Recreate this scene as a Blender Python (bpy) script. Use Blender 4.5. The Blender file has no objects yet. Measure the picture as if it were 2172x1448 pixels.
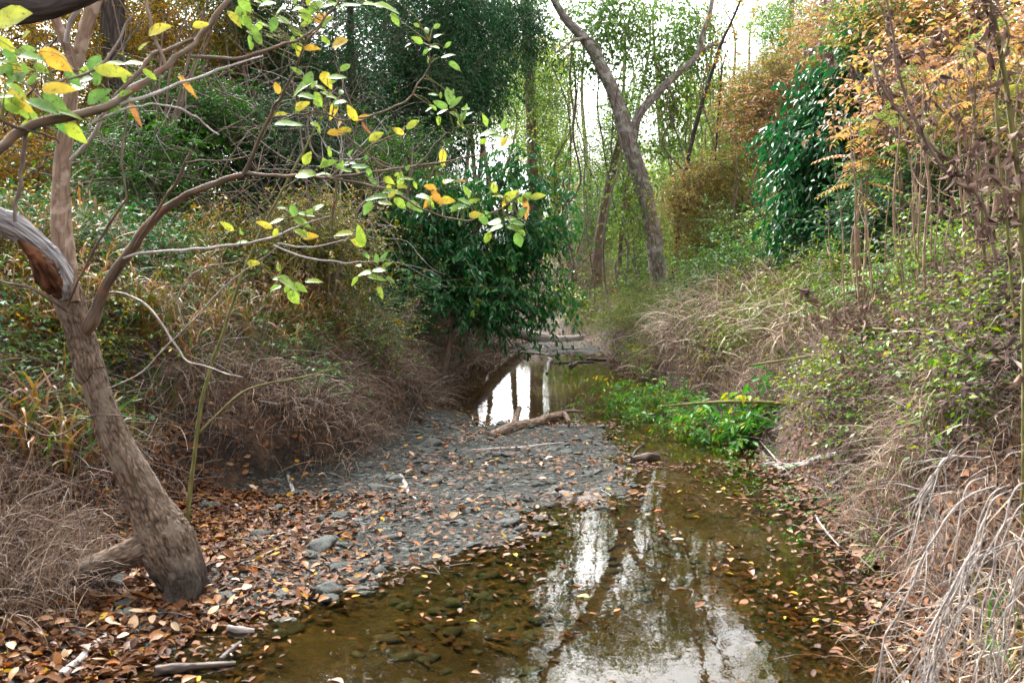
import bpy, math, random, time
import numpy as np
from mathutils import Vector, Matrix
T00 = time.time()
rng = np.random.default_rng(11)
random.seed(5)
scn = bpy.context.scene
COL = scn.collection
# ---------------------------------------------------------------- camera geometry
LENS = 35.0
FPX = LENS / 36.0 * 2172.0
CAMZ = 1.5
PITCH = math.atan((724 - 560) / FPX)
cp, sp = math.cos(PITCH), math.sin(PITCH)
CAM = np.array([0.0, 0.0, CAMZ])

def ray(px, py):
    dx = (px - 1086.0) / FPX
    dz = (724.0 - py) / FPX
    return np.array([dx, cp + sp * dz, -sp + cp * dz])

def at(px, py, y):
    d = ray(px, py)
    return CAM + d * (y / d[1])

def topx(P):
    P = np.asarray(P, float) - CAM
    f = P[..., 1] * cp - P[..., 2] * sp
    u = P[..., 1] * sp + P[..., 2] * cp
    return np.stack([1086 + FPX * P[..., 0] / f, 724 - FPX * u / f], -1)

# ---------------------------------------------------------------- noise
def _hash(ix, iy, iz):
    h = (ix * 374761393 + iy * 668265263 + iz * 2147483647 + 1013904223) & 0xFFFFFFFF
    h = ((h ^ (h >> 13)) * 1274126177) & 0xFFFFFFFF
    h = ((h ^ (h >> 16)) * 2246822519) & 0xFFFFFFFF
    return ((h ^ (h >> 15)) & 0xFFFFFF) / float(0xFFFFFF)

def noise3(x, y, z):
    x, y, z = np.broadcast_arrays(np.asarray(x, float), np.asarray(y, float), np.asarray(z, float))
    xi, yi, zi = np.floor(x).astype(np.int64), np.floor(y).astype(np.int64), np.floor(z).astype(np.int64)
    xf, yf, zf = x - xi, y - yi, z - zi
    u, v, w = xf * xf * (3 - 2 * xf), yf * yf * (3 - 2 * yf), zf * zf * (3 - 2 * zf)
    r = 0
    for a in (0, 1):
        for b in (0, 1):
            for c in (0, 1):
                r = r + _hash(xi + a, yi + b, zi + c) * np.where(a, u, 1 - u) * np.where(b, v, 1 - v) * np.where(c, w, 1 - w)
    return r * 2 - 1

def fbm(x, y, z, o=3):
    r, a, f = 0, 1.0, 1.0
    for i in range(o):
        r = r + a * noise3(np.asarray(x) * f + 17.3 * i, np.asarray(y) * f + 5.1 * i, np.asarray(z) * f)
        a *= 0.5
        f *= 2.03
    return r

def sstep(t):
    t = np.clip(t, 0, 1)
    return t * t * (3 - 2 * t)

# ---------------------------------------------------------------- terrain
_LY = np.array([0, 3, 4.1, 6.1, 7.2, 8.5, 9.6, 13.2, 15.4, 17.1, 18.5, 20, 22, 24, 26, 30, 40, 130.])
_LX = np.array([-2.3, -2.2, -2.1, -1.95, -1.12, -1.15, -.82, -.8, -.63, -.4, -.55, -1.4, -4, -8, -14, -24, -44, -90.])
_RY = np.array([0, 3.57, 5, 6, 7.2, 8.3, 10.2, 13.8, 15.8, 18.6, 20, 22, 24, 26, 30, 40, 130.])
_RX = np.array([1.75, 1.72, 1.82, 1.95, 1.95, 2.0, 1.8, 1.72, 1.68, 1.35, 0.95, 0.1, -3, -8, -18, -38, -84.])
def bankx(y):
    return np.interp(y, _LY, _LX), np.interp(y, _RY, _RX)

_BY = np.array([0, 3.57, 4.06, 4.46, 5.1, 5.56, 6.3, 7.9, 9.3, 20])
_BX = np.array([-1.9, -1.5, -1.28, -.95, -.46, .07, .5, .8, .7, .7])

def hgt(x, y, fine=True):
    x = np.asarray(x, float)
    y = np.asarray(y, float)
    x, y = np.broadcast_arrays(x, y)
    wob = noise3(x * 0.0 + 3.1, y * 0.9, 0.5) * 0.16 + noise3(7.7, y * 2.3, 1.5) * 0.07
    xl, xr = bankx(y)
    xl = xl + wob * np.clip((y - 5) / 3, 0.2, 1)
    xr = xr - noise3(1.7, y * 0.8, 9.5) * 0.15
    sl = xl - x
    sr = x - xr
    # bed
    sd = np.minimum(np.interp(y, _BY, _BX) + noise3(y * 1.3, 2.2, x * .6) * 0.12 - x, (9.2 + noise3(x * 1.5, 4.4, 0) * .25 - y) * 0.8)
    bar = np.clip(0.062 * sd, -0.13, 0.04)
    deb = np.clip(0.07 - 0.05 * np.abs(y - 17.9) * 1.2, -0.25, 0.07) + noise3(x * 1.2, y * 1.2, 3) * 0.03
    mid = -0.16 + noise3(x * .8, y * .8, 6) * 0.05 + 0.11 * np.clip((10.6 - y) / 1.2, 0, 1) + 0.10 * np.clip(1.0 - sl * -1.0 / 0.8, 0, 1)
    bed = np.where(y > 14.5, np.maximum(mid, deb), np.where(y > 9.0, np.maximum(bar, mid), bar))
    bed = bed + 0.05 * np.clip(1 + np.minimum(np.abs(sl), np.abs(sr)) * -2.5, 0, 1)
    bed = bed + 0.012 * noise3(x * 4, y * 4, 0.3) + 0.02 * noise3(x * 1.7, y * 1.7, 1.3)
    # left bank
    Hl = np.interp(y, [0, 4, 7, 10, 14, 17, 20, 30, 60], [1.45, 1.55, 1.62, 1.45, 1.2, .95, .85, .85, .9])
    Wl = np.interp(y, [0, 4, 7, 9, 12, 15, 17, 22, 40], [2.7, 2.6, 2.3, 1.7, 1.3, .8, .8, 1.2, 2])
    cutl = np.interp(y, [0, 4.6, 5.4, 8, 12, 15, 18, 30], [.05, .06, .25, .22, .28, .4, .4, .3])
    tl = sl / Wl
    hl = cutl * sstep(sl / 0.16) + (Hl - cutl) * np.clip(1 - (1 - np.clip(tl, 0, 1)) ** 1.6, 0, 1) + 0.02 * np.clip(sl - Wl, 0, 40)
    # right bank
    Hr = np.interp(y, [0, 4, 6, 9, 13, 18, 22, 30, 60], [1.25, 1.25, 1.25, 1.15, 1.05, .85, .8, .8, .9])
    Wr = np.interp(y, [0, 4, 6, 9, 13, 17, 20, 26, 40], [.9, .85, 1.2, 1.7, 1.1, 1.3, 1.8, 2.0, 2.0])
    cutr = np.interp(y, [0, 5, 8, 12, 15, 18, 30], [.2, .12, .06, .35, .3, .12, .15])
    tr = sr / Wr
    hr = cutr * sstep(sr / 0.2) + (Hr - cutr) * np.clip(1 - (1 - np.clip(tr, 0, 1)) ** 1.5, 0, 1) + 0.02 * np.clip(sr - Wr, 0, 40)
    land = np.where(sl > 0, hl, np.where(sr > 0, hr, 0))
    on = np.maximum(sl, sr)
    amp = np.clip(on / 0.5, 0, 1)
    h = np.where(on > 0, np.maximum(bed * np.clip(1 - on * 4, 0, 1), -0.02) + land, bed)
    h = h + amp * (0.07 * noise3(x * 1.1, y * 1.1, 8) + 0.04 * noise3(x * 2.9, y * 2.9, 4))
    if fine:
        h = h + np.clip(on / 0.3, 0, 1) * 0.022 * noise3(x * 7, y * 7, 2)
    far = np.clip((y - 30) / 60, 0, 1)
    return h + far * .2

def hz(x, y):
    return float(hgt(np.array(x), np.array(y)))

def hit(px, py, d0=2.2, d1=60, lift=0.0):
    d = ray(px, py)
    ts = np.concatenate([np.arange(d0, 12, .03), np.arange(12, d1, .1)])
    P = CAM[None] + ts[:, None] * d[None] / d[1]
    hh = hgt(P[:, 0], P[:, 1]) + lift
    k = np.argmax(P[:, 2] < hh)
    if P[k, 2] >= hh[k]:
        k = len(ts) - 1
    p = P[k].copy()
    return p

def water_or_ground(px, py):
    p = hit(px, py)
    p[2] = max(p[2], 0.0)
    return p

# ---------------------------------------------------------------- mesh building
class G:
    def __init__(s):
        s.v, s.q, s.r, s.t, s.m, s.n = [], [], [], [], [], 0
    def add(s, V, Q, rnd=None, tc=None, mi=0):
        V = np.asarray(V, np.float32).reshape(-1, 3)
        Q = np.asarray(Q, np.int32).reshape(-1, 4)
        if len(V) == 0:
            return s
        s.v.append(V)
        s.q.append(Q + s.n)
        s.n += len(V)
        s.r.append(np.full(len(V), 0.5, np.float32) if rnd is None else np.broadcast_to(np.asarray(rnd, np.float32).reshape(-1), (len(V),)))
        s.t.append(V if tc is None else np.asarray(tc, np.float32).reshape(-1, 3))
        s.m.append(np.full(len(Q), mi, np.int32))
        return s

def build(name, g, mats, parent=None, smooth=True, extra=None):
    V = np.concatenate(g.v)
    Q = np.concatenate(g.q)
    o_ = np.zeros(3)
    if parent is not None:
        o_ = np.array(parent.get('_o', (0, 0, 0)))
    V = (V - o_).astype(np.float32)
    me = bpy.data.meshes.new(name)
    me.vertices.add(len(V))
    me.vertices.foreach_set('co', V.ravel())
    me.loops.add(len(Q) * 4)
    me.loops.foreach_set('vertex_index', Q.ravel())
    me.polygons.add(len(Q))
    me.polygons.foreach_set('loop_start', np.arange(0, len(Q) * 4, 4, dtype=np.int32))
    me.polygons.foreach_set('loop_total', np.full(len(Q), 4, np.int32))
    me.polygons.foreach_set('use_smooth', np.full(len(Q), smooth))
    a = me.attributes.new('rnd', 'FLOAT', 'POINT')
    a.data.foreach_set('value', np.concatenate(g.r).astype(np.float32))
    a = me.attributes.new('tc', 'FLOAT_VECTOR', 'POINT')
    a.data.foreach_set('vector', np.concatenate(g.t).astype(np.float32).ravel())
    if extra:
        for k, vals in extra.items():
            a = me.attributes.new(k, 'FLOAT', 'POINT')
            a.data.foreach_set('value', np.asarray(vals, np.float32))
    for m in (mats if isinstance(mats, (list, tuple)) else [mats]):
        me.materials.append(m)
    me.polygons.foreach_set('material_index', np.concatenate(g.m))
    me.update()
    o = bpy.data.objects.new(name, me)
    COL.objects.link(o)
    if parent is not None:
        o.parent = parent
        o['_o'] = [float(c) for c in o_]
    return o

def thing(name, label, cat, loc, group=None):
    o = bpy.data.objects.new(name, None)
    o.empty_display_size = 0.05
    COL.objects.link(o)
    o.location = [float(c) for c in loc]
    o['_o'] = [float(c) for c in loc]
    o['label'] = label
    o['category'] = cat
    if group:
        o['group'] = group
    return o

def tag(o, label=None, cat=None, group=None, kind=None):
    for k, v in (('label', label), ('category', cat), ('group', group), ('kind', kind)):
        if v:
            o[k] = v
    return o

def origin_to(o, loc):
    loc = np.asarray(loc, float)
    o.data.transform(Matrix.Translation(Vector([-float(c) for c in loc])))
    o.location = [float(c) for c in loc]
    return o

def nrm(a):
    return a / np.maximum(np.linalg.norm(a, axis=-1, keepdims=True), 1e-9)

def tubes(P, R, S=5):
    """P (T,n,3), R (T,n) -> verts, quads, tc"""
    P = np.asarray(P, float)
    R = np.asarray(R, float)
    if P.ndim == 2:
        P, R = P[None], R[None]
    T, n = P.shape[:2]
    tg = nrm(np.gradient(P, axis=1))
    mean = nrm(P[:, -1] - P[:, 0] + 1e-6)
    ref = np.where(np.abs(mean[:, 2:3]) > 0.75, np.array([[0.9, 0.35, 0.1]]), np.array([[0.15, 0.2, 0.95]]))
    a = nrm(np.cross(tg, ref[:, None, :]))
    b = np.cross(tg, a)
    th = np.arange(S) * 2 * np.pi / S
    c, s = np.cos(th), np.sin(th)
    V = P[:, :, None] + R[:, :, None, None] * (a[:, :, None] * c[None, None, :, None] + b[:, :, None] * s[None, None, :, None])
    arc = np.concatenate([np.zeros((T, 1)), np.cumsum(np.linalg.norm(np.diff(P, axis=1), axis=-1), 1)], 1) + (np.arange(T) * 1.37 % 50)[:, None]
    Rm = np.maximum(R, R.mean(1, keepdims=True) * .8)
    tc = np.stack([np.broadcast_to(Rm[:, :, None] * c, (T, n, S)), np.broadcast_to(Rm[:, :, None] * s, (T, n, S)), np.broadcast_to(arc[:, :, None], (T, n, S))], -1)
    i = np.arange(n - 1)[:, None] * S
    k = np.arange(S)[None]
    k2 = (k + 1) % S
    q = np.stack([i + k, i + k2, i + S + k2, i + S + k], -1).reshape(-1, 4)
    Q = (np.arange(T)[:, None, None] * (n * S) + q[None]).reshape(-1, 4)
    return V.reshape(-1, 3), Q, tc.reshape(-1, 3)

def spath(pts, n):
    """Catmull-Rom through pts (k,d) -> (n,d)"""
    p = np.asarray(pts, float)
    if len(p) == 2:
        t = np.linspace(0, 1, n)[:, None]
        return p[0] * (1 - t) + p[1] * t
    L = np.concatenate([[0], np.cumsum(np.linalg.norm(np.diff(p[:, :3], axis=0), axis=1))])
    s = np.linspace(0, L[-1], n)
    i = np.clip(np.searchsorted(L, s, 'right') - 1, 0, len(p) - 2)
    t = ((s - L[i]) / np.maximum(L[i + 1] - L[i], 1e-9))[:, None]
    e = np.concatenate([[2 * p[0] - p[1]], p, [2 * p[-1] - p[-2]]])
    a, b, c, d = e[i], e[i + 1], e[i + 2], e[i + 3]
    return 0.5 * (2 * b + (c - a) * t + (2 * a - 5 * b + 4 * c - d) * t ** 2 + (3 * b - a - 3 * c + d) * t ** 3)

def trunk(g, pts, rad, n=60, S=16, rough=0.06, wob=0.0, mi=0, fine=0.0, seed=0.0, cap=False):
    """pts list of 3d, rad list -> rough bark tube"""
    C = spath(np.concatenate([np.asarray(pts, float), np.asarray(rad, float)[:, None]], 1), n)
    P, R = C[:, :3], np.maximum(C[:, 3], 0.0008)
    if wob:
        s = np.linspace(0, 1, n) * len(pts) * 2
        P = P + wob * np.stack([noise3(s, seed, 1.1), noise3(s, seed, 5.2), noise3(s, seed, 9.3)], -1) * np.linspace(0.2, 1, n)[:, None]
    V, Q, tc = tubes(P, R, S)
    if rough:
        ctr = np.repeat(P, S, 0)
        rr = np.repeat(R, S)[:, None]
        f = fbm(tc[:, 0] / R.mean() * 1.2 + seed, tc[:, 1] / R.mean() * 1.2, tc[:, 2] / R.mean() * .35, 3)
        d = rough * f
        if fine:
            d = d + fine * (1 - 2 * np.abs(noise3(tc[:, 0] * 95 + seed, tc[:, 1] * 95, tc[:, 2] * 17 + 2 * noise3(tc[:, 0] * 20, tc[:, 1] * 20, tc[:, 2] * 8))))
        V = ctr + (V - ctr) * (1 + d[:, None])
    g.add(V, Q, rnd=np.repeat(np.linspace(0, 1, n), S), tc=tc, mi=mi)
    if cap:
        for e, first in ((0, True), (n - 1, False)):
            ring = V[e * S:(e + 1) * S]
            c = ring.mean(0)
            VV = np.concatenate([ring, c[None]])
            k = np.arange(0, S, 2)
            QQ = np.stack([k, (k + 1) % S, (k + 2) % S, np.full(len(k), S)], -1)
            g.add(VV, QQ, rnd=0.95, mi=mi)
    return P, R

# ---------------------------------------------------------------- leaves
def leaves(g, p, ax, nm, L, W, rnd, mi=0, det=1, fold=0.18, curl=0.1):
    p = np.asarray(p, float)
    N = len(p)
    if N == 0:
        return
    L = np.broadcast_to(np.asarray(L, float).reshape(-1), (N,))[:, None]
    W = np.broadcast_to(np.asarray(W, float).reshape(-1), (N,))[:, None]
    rnd = np.broadcast_to(np.asarray(rnd, float).reshape(-1), (N,))
    ax = nrm(ax)
    sd = nrm(np.cross(ax, nm))
    nm = np.cross(sd, ax)
    if det == 1:
        V = np.stack([p, p + ax * L * .45 + sd * W * .5 + nm * W * fold, p + ax * L - nm * L * curl, p + ax * L * .45 - sd * W * .5 + nm * W * fold], 1)
        Q = np.arange(N)[:, None] * 4 + np.arange(4)[None]
        g.add(V, Q, rnd=np.repeat(rnd, 4), mi=mi)
    elif det == 2:
        a1 = p + ax * L * .28 + sd * W * .42 + nm * W * fold
        a2 = p + ax * L * .62 + sd * W * .44 + nm * (W * fold - L * curl * .4)
        b1 = p + ax * L * .28 - sd * W * .42 + nm * W * fold
        b2 = p + ax * L * .62 - sd * W * .44 + nm * (W * fold - L * curl * .4)
        V = np.stack([p, a1, a2, p + ax * L - nm * L * curl, b2, b1], 1)
        q = np.array([[0, 3, 2, 1], [0, 5, 4, 3]])
        Q = (np.arange(N)[:, None, None] * 6 + q[None]).reshape(-1, 4)
        g.add(V, Q, rnd=np.repeat(rnd, 6), mi=mi)
    else:
        us = np.array([0, .12, .3, .5, .7, .87, 1.0])
        ws = np.array([.03, .6, .96, 1.0, .78, .42, .02]) * .5
        rows = []
        ph = rng.uniform(0, 6.28, (N, 1))
        for u, w in zip(us, ws):
            c = p + ax * L * u - nm * L * curl * u * u * 1.3
            wv = 1 + .08 * np.sin(ph + u * 9)
            hgtv = nm * (W * fold * w * 2 + L * .012 * np.sin(ph + u * 7))
            rows += [c + sd * W * w * wv + hgtv, c, c - sd * W * w * wv + hgtv + nm * L * .01 * np.sin(ph * 2 + u * 8)]
        V = np.stack(rows, 1)
        q = []
        for i in range(len(us) - 1):
            a = i * 3
            q += [[a, a + 1, a + 4, a + 3], [a + 1, a + 2, a + 5, a + 4]]
        Q = (np.arange(N)[:, None, None] * (3 * len(us)) + np.array(q)[None]).reshape(-1, 4)
        uu = np.broadcast_to(np.repeat(us, 3)[None], (N, 21))
        vv = np.broadcast_to(np.tile([1., 0, -1], 7)[None], (N, 21))
        tc = np.stack([uu, vv, np.broadcast_to(ph, (N, 21))], -1)
        g.add(V, Q, rnd=np.repeat(rnd, 21), mi=mi, tc=tc)

def rdir(N):
    return nrm(rng.normal(size=(N, 3)))

def sprays(g, C, nT, tl, m, L, W, crnd, mi_l=0, mi_t=1, spread=.15, up=.15, droop=.25, ldroop=.25, tr=.0022, det=1, jit=.25, twig=True, out=None, flat=.7):
    """leafy twigs round the cluster centres C (K,3)"""
    K = len(C)
    if K == 0:
        return
    T = K * nT
    d = rdir(T)
    d[:, 2] = d[:, 2] * flat + up
    if out is not None:
        d = d + np.repeat(out, nT, 0) * .8
    d = nrm(d)
    s = np.repeat(C, nT, 0) + rng.normal(size=(T, 3)) * spread
    l = tl * rng.uniform(.6, 1.3, T)
    t = np.linspace(0, 1, 5)[None, :, None]
    bend = rdir(T) * .18
    P = s[:, None] + (d * l[:, None])[:, None] * t + (np.array([0, 0, -droop]) + bend)[:, None] * (l[:, None, None]) * t * t
    if twig:
        R = tr * np.linspace(1, .45, 5)[None] * rng.uniform(.7, 1.3, (T, 1))
        V, Q, tc = tubes(P, R, 3)
        g.add(V, Q, rnd=np.repeat(rng.uniform(0, 1, T), 15), tc=tc, mi=mi_t)
    N = T * m
    u = (np.arange(m)[None] + rng.uniform(.2, 1.0, (T, m))) / m
    x = u * 4
    i = np.clip(x.astype(int), 0, 3)
    f = (x - i)[..., None]
    ar = np.arange(T)[:, None]
    pos = P[ar, i] * (1 - f) + P[ar, i + 1] * f
    tg = nrm(P[ar, i + 1] - P[ar, i])
    side = nrm(np.cross(tg, np.array([0.01, 0.02, 1.0])) + rdir(N).reshape(T, m, 3) * .5)
    sg = np.where((np.arange(m) % 2)[None, :, None] > 0, 1., -1.)
    ax = nrm(tg * .55 + side * sg * .8 + np.array([0, 0, -ldroop]) + rdir(N).reshape(T, m, 3) * jit)
    nm = nrm(np.array([0, 0, 1.0]) + rdir(N).reshape(T, m, 3) * .75)
    sc = rng.uniform(.6, 1.25, N)
    cr = np.repeat(np.asarray(crnd, float).reshape(-1) if np.ndim(crnd) else np.full(K, crnd), nT * m)
    r = np.clip(cr + rng.normal(size=N) * .13, 0, 1)
    leaves(g, pos.reshape(-1, 3), ax.reshape(-1, 3), nm.reshape(-1, 3), L * sc, W * sc, r, mi=mi_l, det=det)

def blades(g, base, az, L, W, th0, bend, rnd, mi=0, n=5, side=None, kink=.45):
    """grass blades: start angle th0 from vertical, total bend"""
    N = len(base)
    L = np.broadcast_to(L, (N,))
    W = np.broadcast_to(W, (N,))
    th0 = np.broadcast_to(th0, (N,))
    bend = np.broadcast_to(bend, (N,))
    d = np.stack([np.cos(az), np.sin(az), np.zeros(N)], -1)
    t = np.linspace(0, 1, n)
    th = th0[:, None] + bend[:, None] * t[None] + np.cumsum(rng.normal(size=(N, n)) * kink * .35, 1)
    kk = rng.random(N) < kink
    th = th + (kk[:, None] & (t[None] > rng.uniform(.25, .8, (N, 1)))) * rng.normal(size=(N, 1)) * .9
    aa = az[:, None] + np.cumsum(rng.normal(size=(N, n)) * kink * .5, 1)
    d = np.stack([np.cos(aa), np.sin(aa), np.zeros((N, n))], -1)
    st = (L / (n - 1))[:, None, None] * (np.sin(th)[..., None] * d + np.cos(th)[..., None] * np.array([0, 0, 1.]))
    P = base[:, None] + np.concatenate([np.zeros((N, 1, 3)), np.cumsum(st[:, :-1], 1)], 1)
    if side is None:
        ra = az + np.pi / 2 + rng.normal(size=N) * .7
        side = np.stack([np.cos(ra), np.sin(ra), rng.normal(size=N) * .3], -1)
    w = (W[:, None] * (np.minimum(1, .55 + t * 1.5) * (1 - t ** 2.2) + .05)[None])[..., None] * .5
    V = np.stack([P - side[:, None] * w, P + side[:, None] * w], 2).reshape(-1, 3)
    i = np.arange(n - 1) * 2
    q = np.stack([i, i + 1, i + 3, i + 2], -1)
    Q = (np.arange(N)[:, None, None] * (2 * n) + q[None]).reshape(-1, 4)
    g.add(V, Q, rnd=np.repeat(rnd, 2 * n), mi=mi)
    return P
# ================================================================ materials
def new_mat(name):
    m = bpy.data.materials.new(name)
    m.use_nodes = True
    nt = m.node_tree
    for n in list(nt.nodes):
        nt.nodes.remove(n)
    out = nt.nodes.new('ShaderNodeOutputMaterial')
    return m, nt, out

def N_(nt, t, **kw):
    n = nt.nodes.new('ShaderNode' + t)
    for k, v in kw.items():
        if k in n.inputs:
            n.inputs[k].default_value = v
        else:
            setattr(n, k, v)
    return n

def ramp(nt, stops, fac=None, interp='LINEAR'):
    r = nt.nodes.new('ShaderNodeValToRGB')
    r.color_ramp.interpolation = interp
    e = r.color_ramp.elements
    while len(e) < len(stops):
        e.new(0.5)
    for el, (p, c) in zip(e, stops):
        el.position = p
        el.color = (c[0], c[1], c[2], 1)
    if fac is not None:
        nt.links.new(fac, r.inputs[0])
    return r

def attr(nt, name):
    a = nt.nodes.new('ShaderNodeAttribute')
    a.attribute_name = name
    return a

def leaf_mat(name, stops, trans=.38, rough=.5, spec=.35, objrand=False, spots=0.0, vein=False, sat=1.14):
    m, nt, out = new_mat(name)
    L = nt.links.new
    if objrand:
        oi = nt.nodes.new('ShaderNodeObjectInfo')
        fac = oi.outputs['Random']
    else:
        fac = attr(nt, 'rnd').outputs['Fac']
    r = ramp(nt, stops, fac)
    col = r.outputs['Color']
    tc = nt.nodes.new('ShaderNodeTexCoord')
    no = N_(nt, 'TexNoise', Scale=28.0 if not vein else 60.0, Detail=3.0)
    L(tc.outputs['Object'], no.inputs['Vector'])
    hs = nt.nodes.new('ShaderNodeHueSaturation')
    mr = N_(nt, 'MapRange')
    mr.inputs['To Min'].default_value = .62
    mr.inputs['To Max'].default_value = 1.4
    mr.inputs['From Min'].default_value = .25
    mr.inputs['From Max'].default_value = .75
    L(no.outputs['Fac'], mr.inputs['Value'])
    L(mr.outputs['Result'], hs.inputs['Value'])
    hs.inputs['Saturation'].default_value = sat
    L(col, hs.inputs['Color'])
    col = hs.outputs['Color']
    if spots:
        n2 = N_(nt, 'TexNoise', Scale=spots, Detail=4.0, Roughness=.7)
        L(tc.outputs['Object'], n2.inputs['Vector'])
        rr = ramp(nt, [(.56, (0, 0, 0)), (.66, (1, 1, 1))], n2.outputs['Fac'])
        mx = N_(nt, 'MixRGB')
        L(rr.outputs['Color'], mx.inputs['Fac'])
        L(col, mx.inputs['Color1'])
        mx.inputs['Color2'].default_value = (.13, .06, .02, 1)
        col = mx.outputs['Color']
    b = N_(nt, 'BsdfPrincipled', Roughness=rough)
    b.inputs['Specular IOR Level'].default_value = spec
    L(col, b.inputs['Base Color'])
    if trans > 0:
        t = nt.nodes.new('ShaderNodeBsdfTranslucent')
        L(col, t.inputs['Color'])
        mx = N_(nt, 'MixShader', Fac=trans)
        L(b.outputs[0], mx.inputs[1])
        L(t.outputs[0], mx.inputs[2])
        L(mx.outputs[0], out.inputs[0])
    else:
        L(b.outputs[0], out.inputs[0])
    return m

def bark_mat(name, dark, light, sx=40.0, sz=6.0, bump=.6, lichen=None, rough=.85, patch=None, stain=False):
    m, nt, out = new_mat(name)
    L = nt.links.new
    a = attr(nt, 'tc')
    mp = nt.nodes.new('ShaderNodeMapping')
    mp.inputs['Scale'].default_value = (sx, sx, sz)
    L(a.outputs['Vector'], mp.inputs['Vector'])
    n1 = N_(nt, 'TexNoise', Scale=1.0, Detail=6.0, Roughness=.65, Distortion=.6)
    L(mp.outputs[0], n1.inputs['Vector'])
    vo = N_(nt, 'TexVoronoi', Scale=.9, feature='DISTANCE_TO_EDGE')
    L(mp.outputs[0], vo.inputs['Vector'])
    mt = N_(nt, 'Math', operation='MULTIPLY_ADD')
    L(vo.outputs[0], mt.inputs[0])
    mt.inputs[1].default_value = .9
    L(n1.outputs['Fac'], mt.inputs[2])
    r = ramp(nt, [(.38, dark), (.85, light)], mt.outputs[0])
    col = r.outputs['Color']
    n2 = N_(nt, 'TexNoise', Scale=7.0, Detail=4.0, Roughness=.6)
    L(a.outputs['Vector'], n2.inputs['Vector'])
    if lichen:
        rr = ramp(nt, [(.5, (0, 0, 0)), (.6, (1, 1, 1))], n2.outputs['Fac'])
        mx = N_(nt, 'MixRGB')
        L(rr.outputs['Color'], mx.inputs['Fac'])
        L(col, mx.inputs['Color1'])
        mx.inputs['Color2'].default_value = (*lichen, 1)
        col = mx.outputs['Color']
    if patch:
        n3 = N_(nt, 'TexNoise', Scale=13.0, Detail=3.0)
        L(a.outputs['Vector'], n3.inputs['Vector'])
        rr = ramp(nt, [(.52, (0, 0, 0)), (.62, (.8, .8, .8))], n3.outputs['Fac'])
        mx = N_(nt, 'MixRGB')
        L(rr.outputs['Color'], mx.inputs['Fac'])
        L(col, mx.inputs['Color1'])
        mx.inputs['Color2'].default_value = (*patch, 1)
        col = mx.outputs['Color']
    if stain:
        g = nt.nodes.new('ShaderNodeNewGeometry')
        sx_ = nt.nodes.new('ShaderNodeSeparateXYZ')
        L(g.outputs['Position'], sx_.inputs[0])
        ns = N_(nt, 'TexNoise', Scale=14.0, Detail=4.0)
        L(g.outputs['Position'], ns.inputs['Vector'])
        ma = N_(nt, 'Math', operation='MULTIPLY_ADD')
        L(ns.outputs['Fac'], ma.inputs[0])
        ma.inputs[1].default_value = -.22
        L(sx_.outputs['Z'], ma.inputs[2])
        rr = ramp(nt, [(.0, (.75, .75, .75)), (.12, (0, 0, 0))], ma.outputs[0])
        mx = N_(nt, 'MixRGB')
        L(rr.outputs['Color'], mx.inputs['Fac'])
        L(col, mx.inputs['Color1'])
        mx.inputs['Color2'].default_value = (.022, .02, .019, 1)
        col = mx.outputs['Color']
    b = N_(nt, 'BsdfPrincipled', Roughness=rough)
    b.inputs['Specular IOR Level'].default_value = .25
    L(col, b.inputs['Base Color'])
    bp = N_(nt, 'Bump', Strength=bump, Distance=.012)
    L(mt.outputs[0], bp.inputs['Height'])
    L(bp.outputs[0], b.inputs['Normal'])
    L(b.outputs[0], out.inputs[0])
    return m

# colours
DG, MG, LG, YG = (.018, .075, .03), (.035, .12, .025), (.09, .22, .03), (.22, .34, .035)
YE, OR, RU, BR, TAN = (.62, .40, .03), (.50, .17, .02), (.30, .10, .035), (.11, .055, .03), (.38, .24, .13)
M = {}
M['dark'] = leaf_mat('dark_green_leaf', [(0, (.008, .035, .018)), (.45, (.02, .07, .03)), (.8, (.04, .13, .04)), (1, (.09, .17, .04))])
M['blue'] = leaf_mat('bluish_evergreen_leaf', [(0, (.010, .045, .022)), (.5, (.025, .10, .04)), (.9, (.06, .18, .055)), (1, (.15, .22, .05))])
M['gloss'] = leaf_mat('glossy_evergreen_leaf', [(0, (.008, .045, .016)), (.5, (.018, .10, .03)), (.85, (.035, .17, .04)), (1, (.13, .24, .045))], trans=.32, rough=.33, spec=.45)
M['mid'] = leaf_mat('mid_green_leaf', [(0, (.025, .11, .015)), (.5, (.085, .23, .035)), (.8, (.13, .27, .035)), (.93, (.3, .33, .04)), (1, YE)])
M['lime'] = leaf_mat('yellow_green_leaf', [(0, (.06, .16, .025)), (.4, (.15, .26, .035)), (.7, (.28, .38, .04)), (.87, (.5, .42, .04)), (1, (.5, .2, .03))], trans=.44, sat=1.02)
M['autumn'] = leaf_mat('dusky_autumn_leaf', [(0, (.02, .06, .015)), (.35, (.06, .12, .02)), (.52, (.18, .17, .02)), (.7, (.48, .28, .02)), (.9, (.5, .24, .02)), (1, (.25, .08, .03))], trans=.42)
M['orange'] = leaf_mat('orange_rust_leaf', [(0, (.06, .14, .02)), (.22, (.14, .2, .03)), (.36, (.36, .25, .045)), (.55, (.42, .21, .065)), (.75, (.38, .2, .11)), (.9, (.31, .19, .14)), (1, (.15, .09, .075))], trans=.4, sat=1.0)
M['yorange'] = leaf_mat('yellow_orange_leaf', [(0, (.05, .14, .02)), (.4, (.14, .24, .03)), (.62, (.33, .31, .04)), (.85, (.42, .26, .05)), (1, (.26, .13, .07))], trans=.42, sat=1.0)
M['smallyel'] = leaf_mat('small_shrub_leaf', [(0, (.02, .07, .02)), (.35, (.05, .13, .025)), (.6, (.17, .2, .025)), (.8, (.42, .27, .02)), (1, (.4, .13, .03))])
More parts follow.
